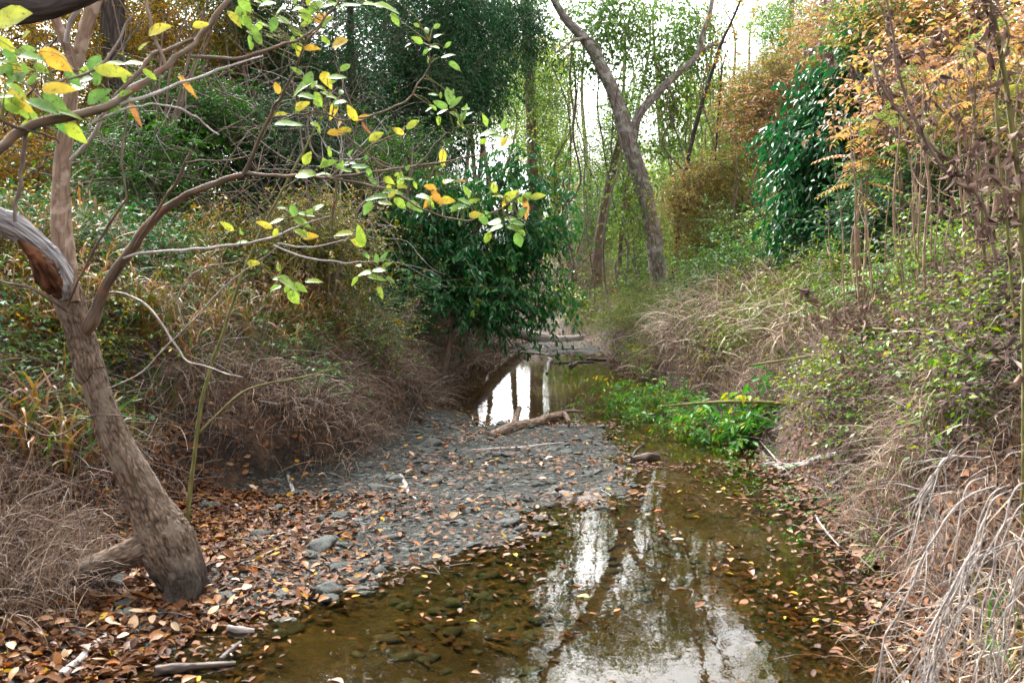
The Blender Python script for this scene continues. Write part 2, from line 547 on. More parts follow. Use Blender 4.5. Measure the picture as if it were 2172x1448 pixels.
M['withered'] = leaf_mat('withered_leaf', [(0, (.05, .035, .035)), (.5, (.13, .085, .07)), (.85, (.24, .17, .14)), (1, (.34, .28, .24))], trans=.15, rough=.85, spec=.1)
M['weed'] = leaf_mat('tangle_weed_leaf', [(0, (.035, .10, .02)), (.35, (.10, .19, .025)), (.6, (.22, .27, .035)), (.75, (.3, .22, .07)), (1, (.17, .10, .07))], trans=.4)
M['hero'] = leaf_mat('translucent_yellowing_leaf', [(0, (.06, .17, .04)), (.25, (.12, .27, .05)), (.5, (.25, .36, .035)), (.72, (.5, .42, .04)), (.88, (.52, .29, .03)), (1, (.26, .1, .05))], trans=.38, rough=.42, spots=75.0, sat=1.0)
M['rag'] = leaf_mat('ragweed_leaf', [(0, (.03, .13, .03)), (.6, (.08, .24, .04)), (.9, (.26, .36, .04)), (1, (.55, .42, .05))], trans=.4)
M['dry'] = leaf_mat('dry_grass_blade', [(0, (.055, .04, .032)), (.3, (.13, .088, .066)), (.55, (.22, .152, .112)), (.8, (.33, .245, .18)), (1, (.46, .38, .29))], trans=.2, rough=.7, spec=.2, sat=1.0)
M['pale'] = leaf_mat('pale_straw_blade', [(0, (.10, .07, .05)), (.35, (.2, .14, .10)), (.7, (.36, .275, .205)), (1, (.55, .48, .4))], trans=.2, rough=.65, spec=.25)
M['grn'] = leaf_mat('green_grass_blade', [(0, (.02, .07, .015)), (.5, (.055, .15, .03)), (.85, (.15, .25, .04)), (1, (.34, .3, .06))], trans=.3)
M['cane'] = leaf_mat('cane_leaf', [(0, (.03, .10, .025)), (.35, (.07, .16, .03)), (.55, (.2, .17, .04)), (.72, (.3, .15, .06)), (1, (.28, .19, .14))], trans=.3)
M['litter'] = leaf_mat('fallen_leaf_litter', [(0, (.025, .014, .011)), (.25, (.06, .029, .02)), (.5, (.13, .058, .03)), (.72, (.2, .105, .055)), (.86, (.28, .185, .125)), (.94, (.3, .085, .02)), (1, (.42, .29, .045))], trans=.05, rough=.65, spec=.2, spots=45.0)
M['brownleaf'] = leaf_mat('brown_fallen_leaf', [(0, (.06, .028, .017)), (.35, (.17, .075, .033)), (.7, (.30, .14, .06)), (1, (.38, .2, .1))], trans=.06, rough=.5, objrand=True, spots=40.0)
M['tanleaf'] = leaf_mat('tan_fallen_leaf', [(0, (.28, .17, .09)), (.5, (.38, .26, .16)), (1, (.48, .38, .27))], trans=.06, rough=.5, objrand=True, spots=30.0)
M['yelleaf'] = leaf_mat('yellow_fallen_leaf', [(0, (.5, .36, .05)), (.5, (.62, .47, .06)), (1, (.5, .45, .12))], trans=.15, rough=.45, objrand=True, spots=35.0)
M['redleaf'] = leaf_mat('red_orange_fallen_leaf', [(0, (.5, .1, .02)), (1, (.55, .17, .03))], trans=.1, rough=.45, objrand=True, spots=50.0)

M['bark_hero'] = bark_mat('ridged_tan_bark', (.026, .018, .013), (.225, .155, .112), 66, 22, 1.0, lichen=(.2, .155, .12), stain=True)
M['bark_smooth'] = bark_mat('smooth_brown_bark', (.12, .08, .055), (.28, .19, .14), 45, 9, .5, patch=(.40, .31, .25))
M['bark_limb'] = bark_mat('grey_brown_limb_bark', (.07, .05, .038), (.22, .165, .125), 30, 5, .4, patch=(.2, .1, .06))
M['wood_grey'] = bark_mat('weathered_grey_wood', (.12, .11, .12), (.50, .48, .5), 60, 5, .8)
M['wood_rot'] = bark_mat('rotten_brown_heartwood', (.02, .008, .005), (.15, .058, .025), 50, 6, .9)
M['bark_dark'] = bark_mat('dark_furrowed_bark', (.018, .014, .015), (.10, .08, .075), 28, 4, .9)
M['bark_lichen'] = bark_mat('grey_lichen_bark', (.08, .068, .06), (.3, .26, .235), 26, 5, .6, lichen=(.36, .34, .32))
M['bark_brown'] = bark_mat('reddish_brown_bark', (.10, .07, .055), (.25, .18, .145), 26, 4, .6)
M['twig'] = bark_mat('twig_bark', (.06, .045, .038), (.25, .19, .16), 60, 10, .2)
M['twig_grey'] = bark_mat('pale_grey_twig', (.22, .19, .18), (.52, .47, .45), 60, 10, .2)
M['twig_white'] = bark_mat('bleached_white_twig', (.12, .10, .09), (.47, .42, .38), 90, 14, .5, patch=(.24, .19, .16))
M['twig_green'] = bark_mat('green_stem', (.07, .075, .022), (.2, .18, .065), 60, 10, .15)
M['twig_tan'] = bark_mat('tan_stalk', (.12, .075, .05), (.36, .25, .18), 50, 8, .2)
M['root_dark'] = bark_mat('dark_wet_root', (.022, .02, .02), (.10, .09, .085), 30, 8, .7)
M['drift'] = bark_mat('driftwood', (.07, .048, .035), (.27, .19, .14), 45, 7, .8)
M['drift_grey'] = bark_mat('grey_driftwood', (.14, .12, .11), (.46, .41, .38), 45, 7, .7)
M['wet_wood'] = bark_mat('dark_wet_wood', (.03, .022, .018), (.12, .085, .065), 40, 7, .6, rough=.45)

def stone_mat(name, c1, c2, sc=9.0):
    m, nt, out = new_mat(name)
    L = nt.links.new
    tc = nt.nodes.new('ShaderNodeTexCoord')
    oi = nt.nodes.new('ShaderNodeObjectInfo')
    ad = N_(nt, 'VectorMath', operation='ADD')
    L(tc.outputs['Object'], ad.inputs[0])
    L(oi.outputs['Location'], ad.inputs[1])
    n1 = N_(nt, 'TexNoise', Scale=sc, Detail=8.0, Roughness=.65)
    n2 = N_(nt, 'TexNoise', Scale=sc * 6, Detail=4.0, Roughness=.7)
    L(ad.outputs[0], n1.inputs['Vector'])
    L(ad.outputs[0], n2.inputs['Vector'])
    r = ramp(nt, [(.3, c1), (.72, c2)], n1.outputs['Fac'])
    hs = nt.nodes.new('ShaderNodeHueSaturation')
    mr = N_(nt, 'MapRange')
    mr.inputs['To Min'].default_value = .65
    mr.inputs['To Max'].default_value = 1.35
    a = attr(nt, 'rnd')
    mu = N_(nt, 'Math', operation='FRACT')
    ad2 = N_(nt, 'Math', operation='ADD')
    L(a.outputs['Fac'], ad2.inputs[0])
    L(oi.outputs['Random'], ad2.inputs[1])
    L(ad2.outputs[0], mu.inputs[0])
    L(mu.outputs[0], mr.inputs['Value'])
    L(mr.outputs['Result'], hs.inputs['Value'])
    L(r.outputs['Color'], hs.inputs['Color'])
    b = N_(nt, 'BsdfPrincipled', Roughness=.78)
    b.inputs['Specular IOR Level'].default_value = .25
    L(hs.outputs['Color'], b.inputs['Base Color'])
    bp = N_(nt, 'Bump', Strength=.7, Distance=.006)
    L(n2.outputs['Fac'], bp.inputs['Height'])
    L(bp.outputs[0], b.inputs['Normal'])
    L(b.outputs[0], out.inputs[0])
    return m
M['stone'] = stone_mat('grey_green_mudstone', (.02, .023, .021), (.10, .107, .097))
M['mudclod'] = stone_mat('pale_cracked_mud', (.11, .095, .08), (.25, .215, .19))

# ================================================================ ground
def ground_mat():
    m, nt, out = new_mat('creek_ground')
    L = nt.links.new
    g = nt.nodes.new('ShaderNodeNewGeometry')
    pos = g.outputs['Position']
    nA = N_(nt, 'TexNoise', Scale=2.2, Detail=6.0, Roughness=.6)
    nB = N_(nt, 'TexNoise', Scale=16.0, Detail=8.0, Roughness=.7)
    nC = N_(nt, 'TexNoise', Scale=75.0, Detail=4.0, Roughness=.7)
    vo = N_(nt, 'TexVoronoi', Scale=26.0)
    vo2 = N_(nt, 'TexVoronoi', Scale=15.0, feature='DISTANCE_TO_EDGE')
    for n in (nA, nB, nC, vo, vo2):
        L(pos, n.inputs['Vector'])
    # banks: humus, litter crumbs
    soil = ramp(nt, [(.3, (.018, .012, .010)), (.5, (.045, .029, .022)), (.7, (.10, .064, .046))], nB.outputs['Fac'])
    litter = ramp(nt, [(.0, (.06, .032, .022)), (.4, (.13, .072, .047)), (.75, (.2, .125, .08)), (1, (.28, .2, .145))], vo.outputs['Color'])
    nD = N_(nt, 'TexNoise', Scale=48.0, Detail=8.0, Roughness=.75)
    L(pos, nD.inputs['Vector'])
    crumb = ramp(nt, [(.32, (.25, .25, .25)), (.5, (.9, .9, .9)), (.68, (1.7, 1.6, 1.5))], nD.outputs['Fac'])
    lm = ramp(nt, [(.44, (0, 0, 0)), (.56, (1, 1, 1))], nA.outputs['Fac'])
    mx = N_(nt, 'MixRGB')
    L(lm.outputs['Color'], mx.inputs['Fac'])
    L(soil.outputs['Color'], mx.inputs['Color1'])
    L(litter.outputs['Color'], mx.inputs['Color2'])
    cm = N_(nt, 'MixRGB', blend_type='MULTIPLY')
    cm.inputs['Fac'].default_value = 1.0
    L(mx.outputs['Color'], cm.inputs['Color1'])
    L(crumb.outputs['Color'], cm.inputs['Color2'])
    mx = cm
    # bed: grey green silt / olive under water
    bed = ramp(nt, [(.28, (.015, .015, .012)), (.5, (.042, .042, .033)), (.72, (.10, .098, .08))], nB.outputs['Fac'])
    oliv = ramp(nt, [(.25, (.05, .033, .012)), (.5, (.17, .122, .042)), (.75, (.28, .215, .09))], nA.outputs['Fac'])
    ol2 = N_(nt, 'MixRGB', blend_type='MULTIPLY')
    ol2.inputs['Fac'].default_value = .75
    rC = ramp(nt, [(.3, (.35, .32, .3)), (.7, (1.25, 1.25, 1.2))], nB.outputs['Fac'])
    L(oliv.outputs['Color'], ol2.inputs['Color1'])
    L(rC.outputs['Color'], ol2.inputs['Color2'])
    wet = attr(nt, 'under')
    mb = N_(nt, 'MixRGB')
    L(wet.outputs['Fac'], mb.inputs['Fac'])
    L(bed.outputs['Color'], mb.inputs['Color1'])
    L(ol2.outputs['Color'], mb.inputs['Color2'])
    bk = attr(nt, 'bank')
    fin = N_(nt, 'MixRGB')
    L(bk.outputs['Fac'], fin.inputs['Fac'])
    L(mb.outputs['Color'], fin.inputs['Color1'])
    L(mx.outputs['Color'], fin.inputs['Color2'])
    b = N_(nt, 'BsdfPrincipled', Roughness=.8)
    b.inputs['Specular IOR Level'].default_value = .3
    L(fin.outputs['Color'], b.inputs['Base Color'])
    ad = N_(nt, 'Math', operation='MULTIPLY_ADD')
    L(nB.outputs['Fac'], ad.inputs[0])
    ad.inputs[1].default_value = 2.0
    L(nD.outputs['Fac'], ad.inputs[2])
    bp = N_(nt, 'Bump', Strength=1.0, Distance=.045)
    L(ad.outputs[0], bp.inputs['Height'])
    L(bp.outputs[0], b.inputs['Normal'])
    L(b.outputs[0], out.inputs[0])
    return m

def axis_grid(segs):
    out = []
    for a, b, st in segs:
        out.append(np.arange(a, b - 1e-6, st))
    out.append([segs[-1][1]])
    return np.concatenate(out)

gx = axis_grid([(-140, -40, 8), (-40, -12, 1.0), (-12, -5, .14), (-5, 4.2, .035), (4.2, 10, .14), (10, 40, 1.0), (40, 140, 8)])
gy = axis_grid([(-6, 2.4, .4), (2.4, 10, .035), (10, 20, .06), (20, 32, .2), (32, 60, 1.0), (60, 220, 8)])
X, Y = np.meshgrid(gx, gy)
Z = hgt(X, Y)
xl, xr = bankx(Y)
on = np.maximum(xl - X, X - xr)
# leaf-strewn shelf at lower left counts as bank soil; bed elsewhere
bankmask = sstep((on + .12) / .16)
under = sstep((0.012 - Z) / .03)
nx, ny = len(gx), len(gy)
i = np.arange(ny - 1)[:, None] * nx + np.arange(nx - 1)[None]
Q = np.stack([i, i + 1, i + nx + 1, i + nx], -1).reshape(-1, 4)
gg = G().add(np.stack([X, Y, Z], -1).reshape(-1, 3), Q)
tag(build('ground', gg, ground_mat(), extra={'under': under.ravel(), 'bank': bankmask.ravel()}), 'leaf-strewn creek bed and sloping earth banks', 'ground', kind='structure')

# ================================================================ water
def water_mat():
    m, nt, out = new_mat('creek_water')
    L = nt.links.new
    g = nt.nodes.new('ShaderNodeNewGeometry')
    mp = nt.nodes.new('ShaderNodeMapping')
    mp.inputs['Scale'].default_value = (3.2, 2.2, 1)
    L(g.outputs['Position'], mp.inputs['Vector'])
    n1 = N_(nt, 'TexNoise', Scale=3.0, Detail=3.0, Roughness=.5)
    L(mp.outputs[0], n1.inputs['Vector'])
    bp = N_(nt, 'Bump', Strength=.035, Distance=.02)
    L(n1.outputs['Fac'], bp.inputs['Height'])
    fr = N_(nt, 'Fresnel', IOR=1.43)
    L(bp.outputs[0], fr.inputs['Normal'])
    tr = nt.nodes.new('ShaderNodeBsdfTransparent')
    tr.inputs['Color'].default_value = (.74, .65, .40, 1)
    gl = N_(nt, 'BsdfGlossy', Roughness=.0)
    L(bp.outputs[0], gl.inputs['Normal'])
    mx = nt.nodes.new('ShaderNodeMixShader')
    L(fr.outputs[0], mx.inputs[0])
    L(tr.outputs[0], mx.inputs[1])
    L(gl.outputs[0], mx.inputs[2])
    L(mx.outputs[0], out.inputs[0])
    return m
wx = np.linspace(-30, 5, 36)
wy = np.linspace(1.0, 30, 30)
X, Y = np.meshgrid(wx, wy)
nx, ny = len(wx), len(wy)
i = np.arange(ny - 1)[:, None] * nx + np.arange(nx - 1)[None]
Q = np.stack([i, i + 1, i + nx + 1, i + nx], -1).reshape(-1, 4)
tag(build('water', G().add(np.stack([X, Y, X * 0], -1).reshape(-1, 3), Q), water_mat()), 'shallow still creek water reflecting the sky', 'water', kind='structure')

# ================================================================ world, sun, camera
w = bpy.data.worlds.new('World')
scn.world = w
w.use_nodes = True
nt = w.node_tree
for n in list(nt.nodes):
    nt.nodes.remove(n)
sky = nt.nodes.new('ShaderNodeTexSky')
sky.sky_type = 'NISHITA'
sky.sun_disc = False
SUN_EL, SUN_ROT = math.radians(44), math.radians(332)
sky.sun_elevation = SUN_EL
sky.sun_rotation = SUN_ROT
sky.air_density = 1.0
sky.dust_density = 8.0
hs = nt.nodes.new('ShaderNodeHueSaturation')
hs.inputs['Saturation'].default_value = .0
bg = nt.nodes.new('ShaderNodeBackground')
bg.inputs['Strength'].default_value = .15
wo = nt.nodes.new('ShaderNodeOutputWorld')
nt.links.new(sky.outputs[0], hs.inputs['Color'])
nt.links.new(hs.outputs[0], bg.inputs['Color'])
nt.links.new(bg.outputs[0], wo.inputs[0])
sl = bpy.data.lights.new('sun', 'SUN')
sl.energy = 1.5
sl.angle = math.radians(11)
sl.color = (1, .96, .9)
so = bpy.data.objects.new('sun', sl)
COL.objects.link(so)
# direction towards the sun: Blender sky: rotation 0 -> +Y, clockwise seen from above
dsun = Vector((math.sin(SUN_ROT) * math.cos(SUN_EL), math.cos(SUN_ROT) * math.cos(SUN_EL), math.sin(SUN_EL)))
so.rotation_euler = dsun.to_track_quat('Z', 'Y').to_euler()
so.location = (0, 0, 30)
cd = bpy.data.cameras.new('camera')
cd.lens = LENS
cd.sensor_width = 36
cd.clip_end = 500
cd.clip_start = .05
cd.dof.use_dof = True
cd.dof.focus_distance = 9.0
cd.dof.aperture_fstop = 7.0
co = bpy.data.objects.new('camera', cd)
COL.objects.link(co)
co.location = CAM
co.rotation_euler = (math.radians(90) - PITCH, 0, 0)
scn.camera = co
vs = scn.view_settings
scn.display_settings.display_device = 'sRGB'
vs.view_transform = 'Standard'
vs.look = 'None'
vs.exposure = 2.5
vs.gamma = 1
scn.render.engine = 'CYCLES'
cy = scn.cycles
cy.max_bounces = 7
cy.diffuse_bounces = 2
cy.glossy_bounces = 3
cy.transmission_bounces = 4
cy.transparent_max_bounces = 8
cy.use_denoising = True
cy.denoiser = 'OPENIMAGEDENOISE'
cy.sample_clamp_indirect = 6
cy.caustics_reflective = False
cy.caustics_refractive = False
# ================================================================ woody things placed from the photograph
def pth(rows):
    """rows (px,py,depth,width_px) -> points, radii"""
    P, R = [], []
    for px, py, d, wd in rows:
        P.append(at(px, py, d))
        R.append(wd * .5 * d / FPX)
    return np.array(P), np.array(R)

HT = thing('leaning_tree', 'leaning crooked tan-barked tree with broken limb, foot curled over the leaf litter', 'tree', (at(390, 1270, 4.4)[0], 4.4, hz(at(390, 1270, 4.4)[0], 4.4)))
g = G()
P, R = pth([(398, 1330, 4.4, 62), (394, 1285, 4.4, 76), (385, 1225, 4.4, 100), (352, 1150, 4.42, 112), (318, 1075, 4.44, 82), (285, 1005, 4.45, 68), (245, 930, 4.46, 60), (216, 860, 4.47, 54), (199, 800, 4.48, 55), (192, 788, 4.48, 62), (182, 745, 4.5, 57), (164, 690, 4.5, 56), (147, 640, 4.5, 58), (138, 605, 4.5, 50), (133, 575, 4.52, 40)])
trunk(g, P, R, n=420, S=110, rough=.10, fine=.075, seed=3.3)
# burrs and bulges
for (px, py, d, wd) in ((352, 1168, 4.37, 34), (192, 790, 4.48, 36)):
    c = at(px, py, d)
    r = wd * .5 * d / FPX
    trunk(g, [c + [-r * .8, 0, r * 1.0], c + [-r * .2, -.2 * r, r * .3], c + [.3 * r, -.1 * r, -r * .4], c + [.8 * r, 0, -r * 1.1]], [r * .35, r * .95, r * .9, r * .3], n=26, S=28, rough=.2, fine=.06, seed=px)
build('trunk', g, M['bark_hero'], HT)
# torn dark scar on the trunk
g = G()
for k, (px, py, L_) in enumerate(((262, 965, 60), (275, 985, 75), (288, 1000, 60), (300, 1030, 40), (270, 1010, 46))):
    P, R = pth([(px - 8, py - L_ * .5, 4.37, 3), (px, py, 4.345, 14), (px + 14, py + L_ * .5, 4.36, 4)])
    trunk(g, P, R * .75, n=22, S=10, rough=.55, fine=.2, seed=k * 3.1)
build('torn_scar', g, M['drift'], HT)
# broken grey limb to the left, hollow brown below
g = G()
P, R = pth([(140, 625, 4.46, 36), (128, 590, 4.42, 50), (108, 550, 4.38, 48), (70, 512, 4.32, 46), (30, 482, 4.26, 46), (-20, 455, 4.2, 46), (-120, 400, 4.1, 44)])
trunk(g, P, R, n=200, S=70, rough=.2, fine=.12, seed=8.1)
lim = build('broken_limb', g, M['wood_grey'], HT)
g = G()
P, R = pth([(40, 508, 4.22, 6), (66, 538, 4.25, 22), (92, 572, 4.28, 40), (110, 602, 4.32, 36), (128, 632, 4.36, 8)])
trunk(g, P, R, n=70, S=36, rough=.5, fine=.3, seed=1.7)
build('rotten_hollow', g, M['wood_rot'], lim)
# upright stem with its fork
LIMBO = []
def limb(name, rows, mat, parent, S=14, n=60, rough=.07, seed=0., fine=0., wob=0.0):
    g = G()
    P, R = pth(rows)
    Pp, _ = trunk(g, P, R, n=n, S=S, rough=rough, seed=seed, fine=fine, wob=wob)
    LIMBO.append(build(name, g, mat, parent))
    return Pp
TW = []   # twig polylines for leaf attachment
TW.append(limb('upright_stem', [(150, 650, 4.5, 26), (138, 585, 4.55, 44), (130, 500, 4.56, 40), (128, 420, 4.57, 36), (134, 330, 4.58, 32), (146, 240, 4.6, 30), (154, 170, 4.6, 28), (166, 120, 4.6, 26), (182, 60, 4.6, 27), (204, 0, 4.6, 25), (225, -70, 4.6, 22), (260, -180, 4.6, 18)], M['bark_smooth'], HT, S=28, n=110, fine=.03, seed=2.))
TW.append(limb('upright_stem', [(160, 640, 4.42, 18), (152, 560, 4.46, 22), (146, 480, 4.48, 15), (148, 420, 4.5, 6)], M['bark_smooth'], HT, S=16, n=40, fine=.06, seed=5.))
TW.append(limb('upright_stem', [(158, 150, 4.58, 20), (145, 105, 4.56, 20), (133, 80, 4.55, 19), (118, 40, 4.54, 20), (102, 0, 4.52, 20), (85, -60, 4.5, 17), (60, -150, 4.5, 14)], M['bark_smooth'], HT, S=20, n=50, seed=6.))
TW.append(limb('upright_stem', [(150, 340, 4.45, 8), (196, 290, 4.4, 9), (222, 240, 4.36, 9), (262, 195, 4.3, 9), (330, 160, 4.2, 8)], M['twig_grey'], HT, S=8, n=40, seed=6.))
TW.append(limb('upright_stem', [(140, 90, 4.5, 11), (150, 45, 4.46, 11), (172, 10, 4.42, 11), (200, -50, 4.4, 8)], M['twig_grey'], HT, S=8, n=30, seed=6.5))
# long limb to the right
TW.append(limb('branch', [(180, 705, 4.48, 22), (196, 680, 4.44, 32), (207, 650, 4.4, 24), (228, 600, 4.36, 22), (258, 555, 4.3, 22), (290, 510, 4.24, 21), (330, 460, 4.16, 19), (370, 428, 4.1, 16), (430, 398, 4.0, 14), (480, 378, 3.9, 13), (520, 367, 3.84, 12)], M['bark_limb'], HT, S=18, n=90, seed=4., wob=.006))
def br(rows, mat='bark_limb', n=40, S=7, seed=1.0, wob=.008):
    TW.append(limb('branch', rows, M[mat], HT, S=S, n=n, rough=.08, seed=seed, wob=wob))
br([(518, 368, 3.84, 9.3), (535, 330, 3.8, 7.6), (562, 270, 3.74, 7.6), (583, 225, 3.7, 6.8), (600, 200, 3.66, 6.0), (628, 140, 3.6, 5.1), (655, 88, 3.55, 4.2), (690, 40, 3.5, 3.4), (720, 5, 3.45, 2.5)], seed=11)
br([(522, 367, 3.84, 9.3), (580, 372, 3.76, 7.6), (640, 374, 3.68, 7.6), (700, 377, 3.6, 6.8), (760, 370, 3.55, 6.0), (830, 360, 3.5, 5.1), (885, 353, 3.46, 5.1), (940, 345, 3.42, 4.2), (1000, 332, 3.4, 3.4), (1050, 318, 3.38, 1.7)], seed=12)
br([(690, 376, 3.6, 6.0), (760, 388, 3.55, 5.1), (830, 405, 3.5, 5.1), (890, 440, 3.45, 4.2), (960, 465, 3.4, 4.2), (1010, 464, 3.36, 4.2), (1060, 445, 3.32, 3.4), (1100, 418, 3.3, 2.5)], seed=13)
br([(735, 255, 3.55, 3.4), (790, 245, 3.52, 4.2), (860, 215, 3.5, 4.2), (892, 175, 3.48, 3.4), (910, 130, 3.46, 2.5), (914, 90, 3.45, 1.7)], seed=14)
br([(640, 236, 3.62, 3.4), (686, 240, 3.6, 4.2), (735, 256, 3.56, 4.2)], seed=15)
br([(575, 250, 3.72, 4.2), (610, 245, 3.66, 4.2), (660, 240, 3.6, 4.2)], seed=16)
br([(880, 353, 3.46, 4.2), (900, 335, 3.45, 3.4), (925, 305, 3.44, 3.4), (945, 285, 3.43, 2.5), (980, 268, 3.42, 1.7)], seed=17)
br([(700, 377, 3.6, 4.2), (760, 330, 3.56, 3.4), (805, 300, 3.54, 3.4), (850, 280, 3.52, 1.7)], seed=18)
br([(730, 285, 3.55, 2.5), (760, 310, 3.56, 3.4), (800, 345, 3.55, 3.4), (840, 360, 3.52, 2.5)], seed=19)
br([(285, 520, 4.22, 6.0), (330, 455, 4.1, 6.0), (352, 420, 4.06, 6.8), (380, 370, 4.0, 7.6), (404, 320, 3.96, 6.8)], seed=20)
br([(262, 548, 4.26, 6.0), (300, 537, 4.2, 6.8), (370, 532, 4.1, 6.0), (440, 526, 4.0, 6.0), (520, 518, 3.9, 5.1), (580, 505, 3.82, 5.1), (640, 478, 3.74, 4.2), (700, 455, 3.68, 2.5)], mat='twig_grey', seed=21)
br([(580, 520, 3.82, 3.4), (640, 545, 3.74, 4.2), (700, 555, 3.68, 3.4), (760, 556, 3.62, 2.5), (810, 550, 3.6, 1.7)], mat='twig_grey', seed=22)
br([(590, 515, 3.82, 2.5), (660, 525, 3.74, 3.4), (720, 510, 3.7, 2.5), (755, 495, 3.66, 1.7)], mat='twig_grey', seed=23)
br([(185, 640, 4.46, 3.4), (240, 620, 4.4, 4.8), (300, 640, 4.3, 5.4), (345, 690, 4.2, 4.8), (392, 760, 4.12, 4.1), (440, 780, 4.05, 3.4), (520, 800, 4.0, 2.7)], mat='twig_white', seed=24)
br([(230, 825, 4.3, 2.7), (300, 790, 4.2, 3.4), (352, 735, 4.12, 3.4), (400, 690, 4.06, 3.4), (470, 615, 4.0, 3.4), (540, 560, 3.95, 2.7), (600, 515, 3.9, 2.0)], mat='twig_white', seed=25)
br([(390, 690, 4.1, 2.7), (378, 640, 4.1, 2.7), (392, 598, 4.1, 2.7), (440, 565, 4.0, 2.7), (520, 552, 3.95, 2.0)], mat='twig_white', seed=26)
br([(143, 650, 4.4, 6.0), (160, 610, 4.3, 5.1), (195, 540, 4.25, 6.0), (230, 480, 4.2, 6.0), (266, 420, 4.15, 5.1)], seed=27)
br([(143, 660, 4.4, 6.8), (110, 635, 4.3, 6.8), (60, 610, 4.2, 6.0), (0, 596, 4.1, 5.1), (-60, 580, 4.0, 4.2)], mat='twig', seed=28)
br([(280, 885, 4.4, 2.5), (200, 880, 4.38, 4), (130, 920, 4.3, 4), (75, 915, 4.25, 4), (20, 880, 4.2, 4), (-30, 850, 4.2, 3)], mat='twig', seed=29)
br([(395, 345, 3.96, 3.4), (440, 340, 3.9, 3.4), (490, 340, 3.86, 2.5), (540, 325, 3.82, 1.7)], seed=30)
# roots
g = G()
P, R = pth([(345, 1165, 4.42, 60), (310, 1160, 4.4, 66), (265, 1178, 4.36, 60), (215, 1198, 4.32, 52), (165, 1216, 4.28, 44), (110, 1250, 4.25, 34), (60, 1290, 4.22, 20)])
trunk(g, P, R, n=80, S=36, rough=.14, fine=.05, seed=21.)
build('root', g, M['bark_hero'], HT)
for k, rows in enumerate([
    [(395, 1200, 4.36, 40), (408, 1245, 4.32, 40), (402, 1285, 4.28, 30), (388, 1320, 4.24, 14)],
    [(375, 1215, 4.34, 44), (362, 1262, 4.28, 34), (338, 1300, 4.22, 22), (318, 1335, 4.15, 8)],
    [(400, 1190, 4.44, 36), (425, 1225, 4.46, 26), (452, 1244, 4.46, 14), (480, 1250, 4.46, 6)],
    [(385, 1230, 4.3, 50), (380, 1275, 4.27, 34), (372, 1310, 4.22, 20), (366, 1350, 4.15, 6)]]):
    g = G()
    P, R = pth(rows)
    trunk(g, P, R, n=50, S=26, rough=.2, fine=.07, seed=22. + k)
    build('root', g, M['bark_hero'], HT)
g = G()
P, R = pth([(215, 1215, 4.36, 30), (195, 1250, 4.36, 44), (175, 1290, 4.36, 40), (160, 1330, 4.36, 26)])
trunk(g, P, R, n=40, S=20, rough=.22, seed=23.)
build('root', g, M['root_dark'], HT)

# --- branch hanging in from the left
OB = thing('overhanging_branch', 'grey-brown branch arching in from the left edge, bearing yellowing leaflets', 'branch', at(-150, 420, 2.6))
TWO = []
def obr(rows, mat='bark_limb', n=50, S=9, seed=1., wob=.006, name='branch'):
    TWO.append(limb(name, rows, M[mat], OB, S=S, n=n, rough=.08, seed=seed, wob=wob))
obr([(-150, 420, 2.5, 24), (-60, 355, 2.6, 22), (0, 315, 2.65, 21), (35, 285, 2.68, 20), (75, 264, 2.7, 20), (130, 250, 2.74, 20), (185, 238, 2.78, 19), (230, 225, 2.82, 17), (262, 203, 2.86, 15), (300, 178, 2.9, 14), (340, 150, 2.94, 13), (380, 118, 2.98, 12), (410, 92, 3.02, 12), (440, 60, 3.05, 12), (462, 30, 3.08, 11), (484, 0, 3.1, 10), (520, -60, 3.15, 8)], n=110, S=14, seed=31, name='main_stem')
obr([(225, 222, 2.84, 7), (265, 185, 2.88, 9), (300, 145, 2.92, 9), (325, 115, 2.96, 9), (360, 105, 3.0, 8), (410, 85, 3.02, 7)], seed=32)
obr([(352, 140, 2.95, 7), (340, 105, 2.97, 7), (325, 70, 3.0, 7), (318, 30, 3.02, 6), (302, -10, 3.05, 5)], seed=33)
obr([(404, 119, 3.0, 7), (440, 122, 3.0, 8), (500, 124, 3.0, 8), (560, 110, 3.0, 7), (610, 92, 3.0, 6), (650, 75, 3.0, 5), (690, 40, 3.0, 4), (725, -5, 3.0, 3)], seed=34)
obr([(250, 222, 2.84, 6), (310, 205, 2.9, 7), (370, 182, 2.95, 6), (440, 158, 3.0, 6), (500, 135, 3.05, 4), (560, 118, 3.1, 3)], mat='twig_grey', seed=35)
obr([(215, 246, 2.82, 5), (195, 262, 2.84, 6), (222, 248, 2.82, 6), (270, 230, 2.86, 5), (330, 222, 2.9, 4), (390, 235, 2.95, 5), (430, 262, 3., 4), (468, 290, 3., 3)], mat='twig_grey', seed=36)
obr([(0, 255, 2.6, 6), (40, 272, 2.66, 7), (75, 281, 2.7, 6), (110, 290, 2.74, 5), (125, 305, 2.76, 3)], seed=37)
obr([(60, 268, 2.7, 8), (50, 320, 2.7, 9), (44, 380, 2.7, 9), (36, 430, 2.7, 9), (30, 470, 2.7, 7)], mat='twig', seed=38)
obr([(266, 215, 2.86, 4), (263, 300, 2.86, 5), (260, 360, 2.86, 5), (266, 420, 2.86, 3)], mat='twig', seed=39)
obr([(240, 210, 2.84, 3), (215, 180, 2.82, 4), (195, 160, 2.8, 3), (160, 150, 2.8, 2)], seed=40)
obr([(118, 175, 2.7, 4), (190, 152, 2.78, 6), (230, 120, 2.82, 6), (280, 30, 2.9, 4)], mat='twig', seed=41)

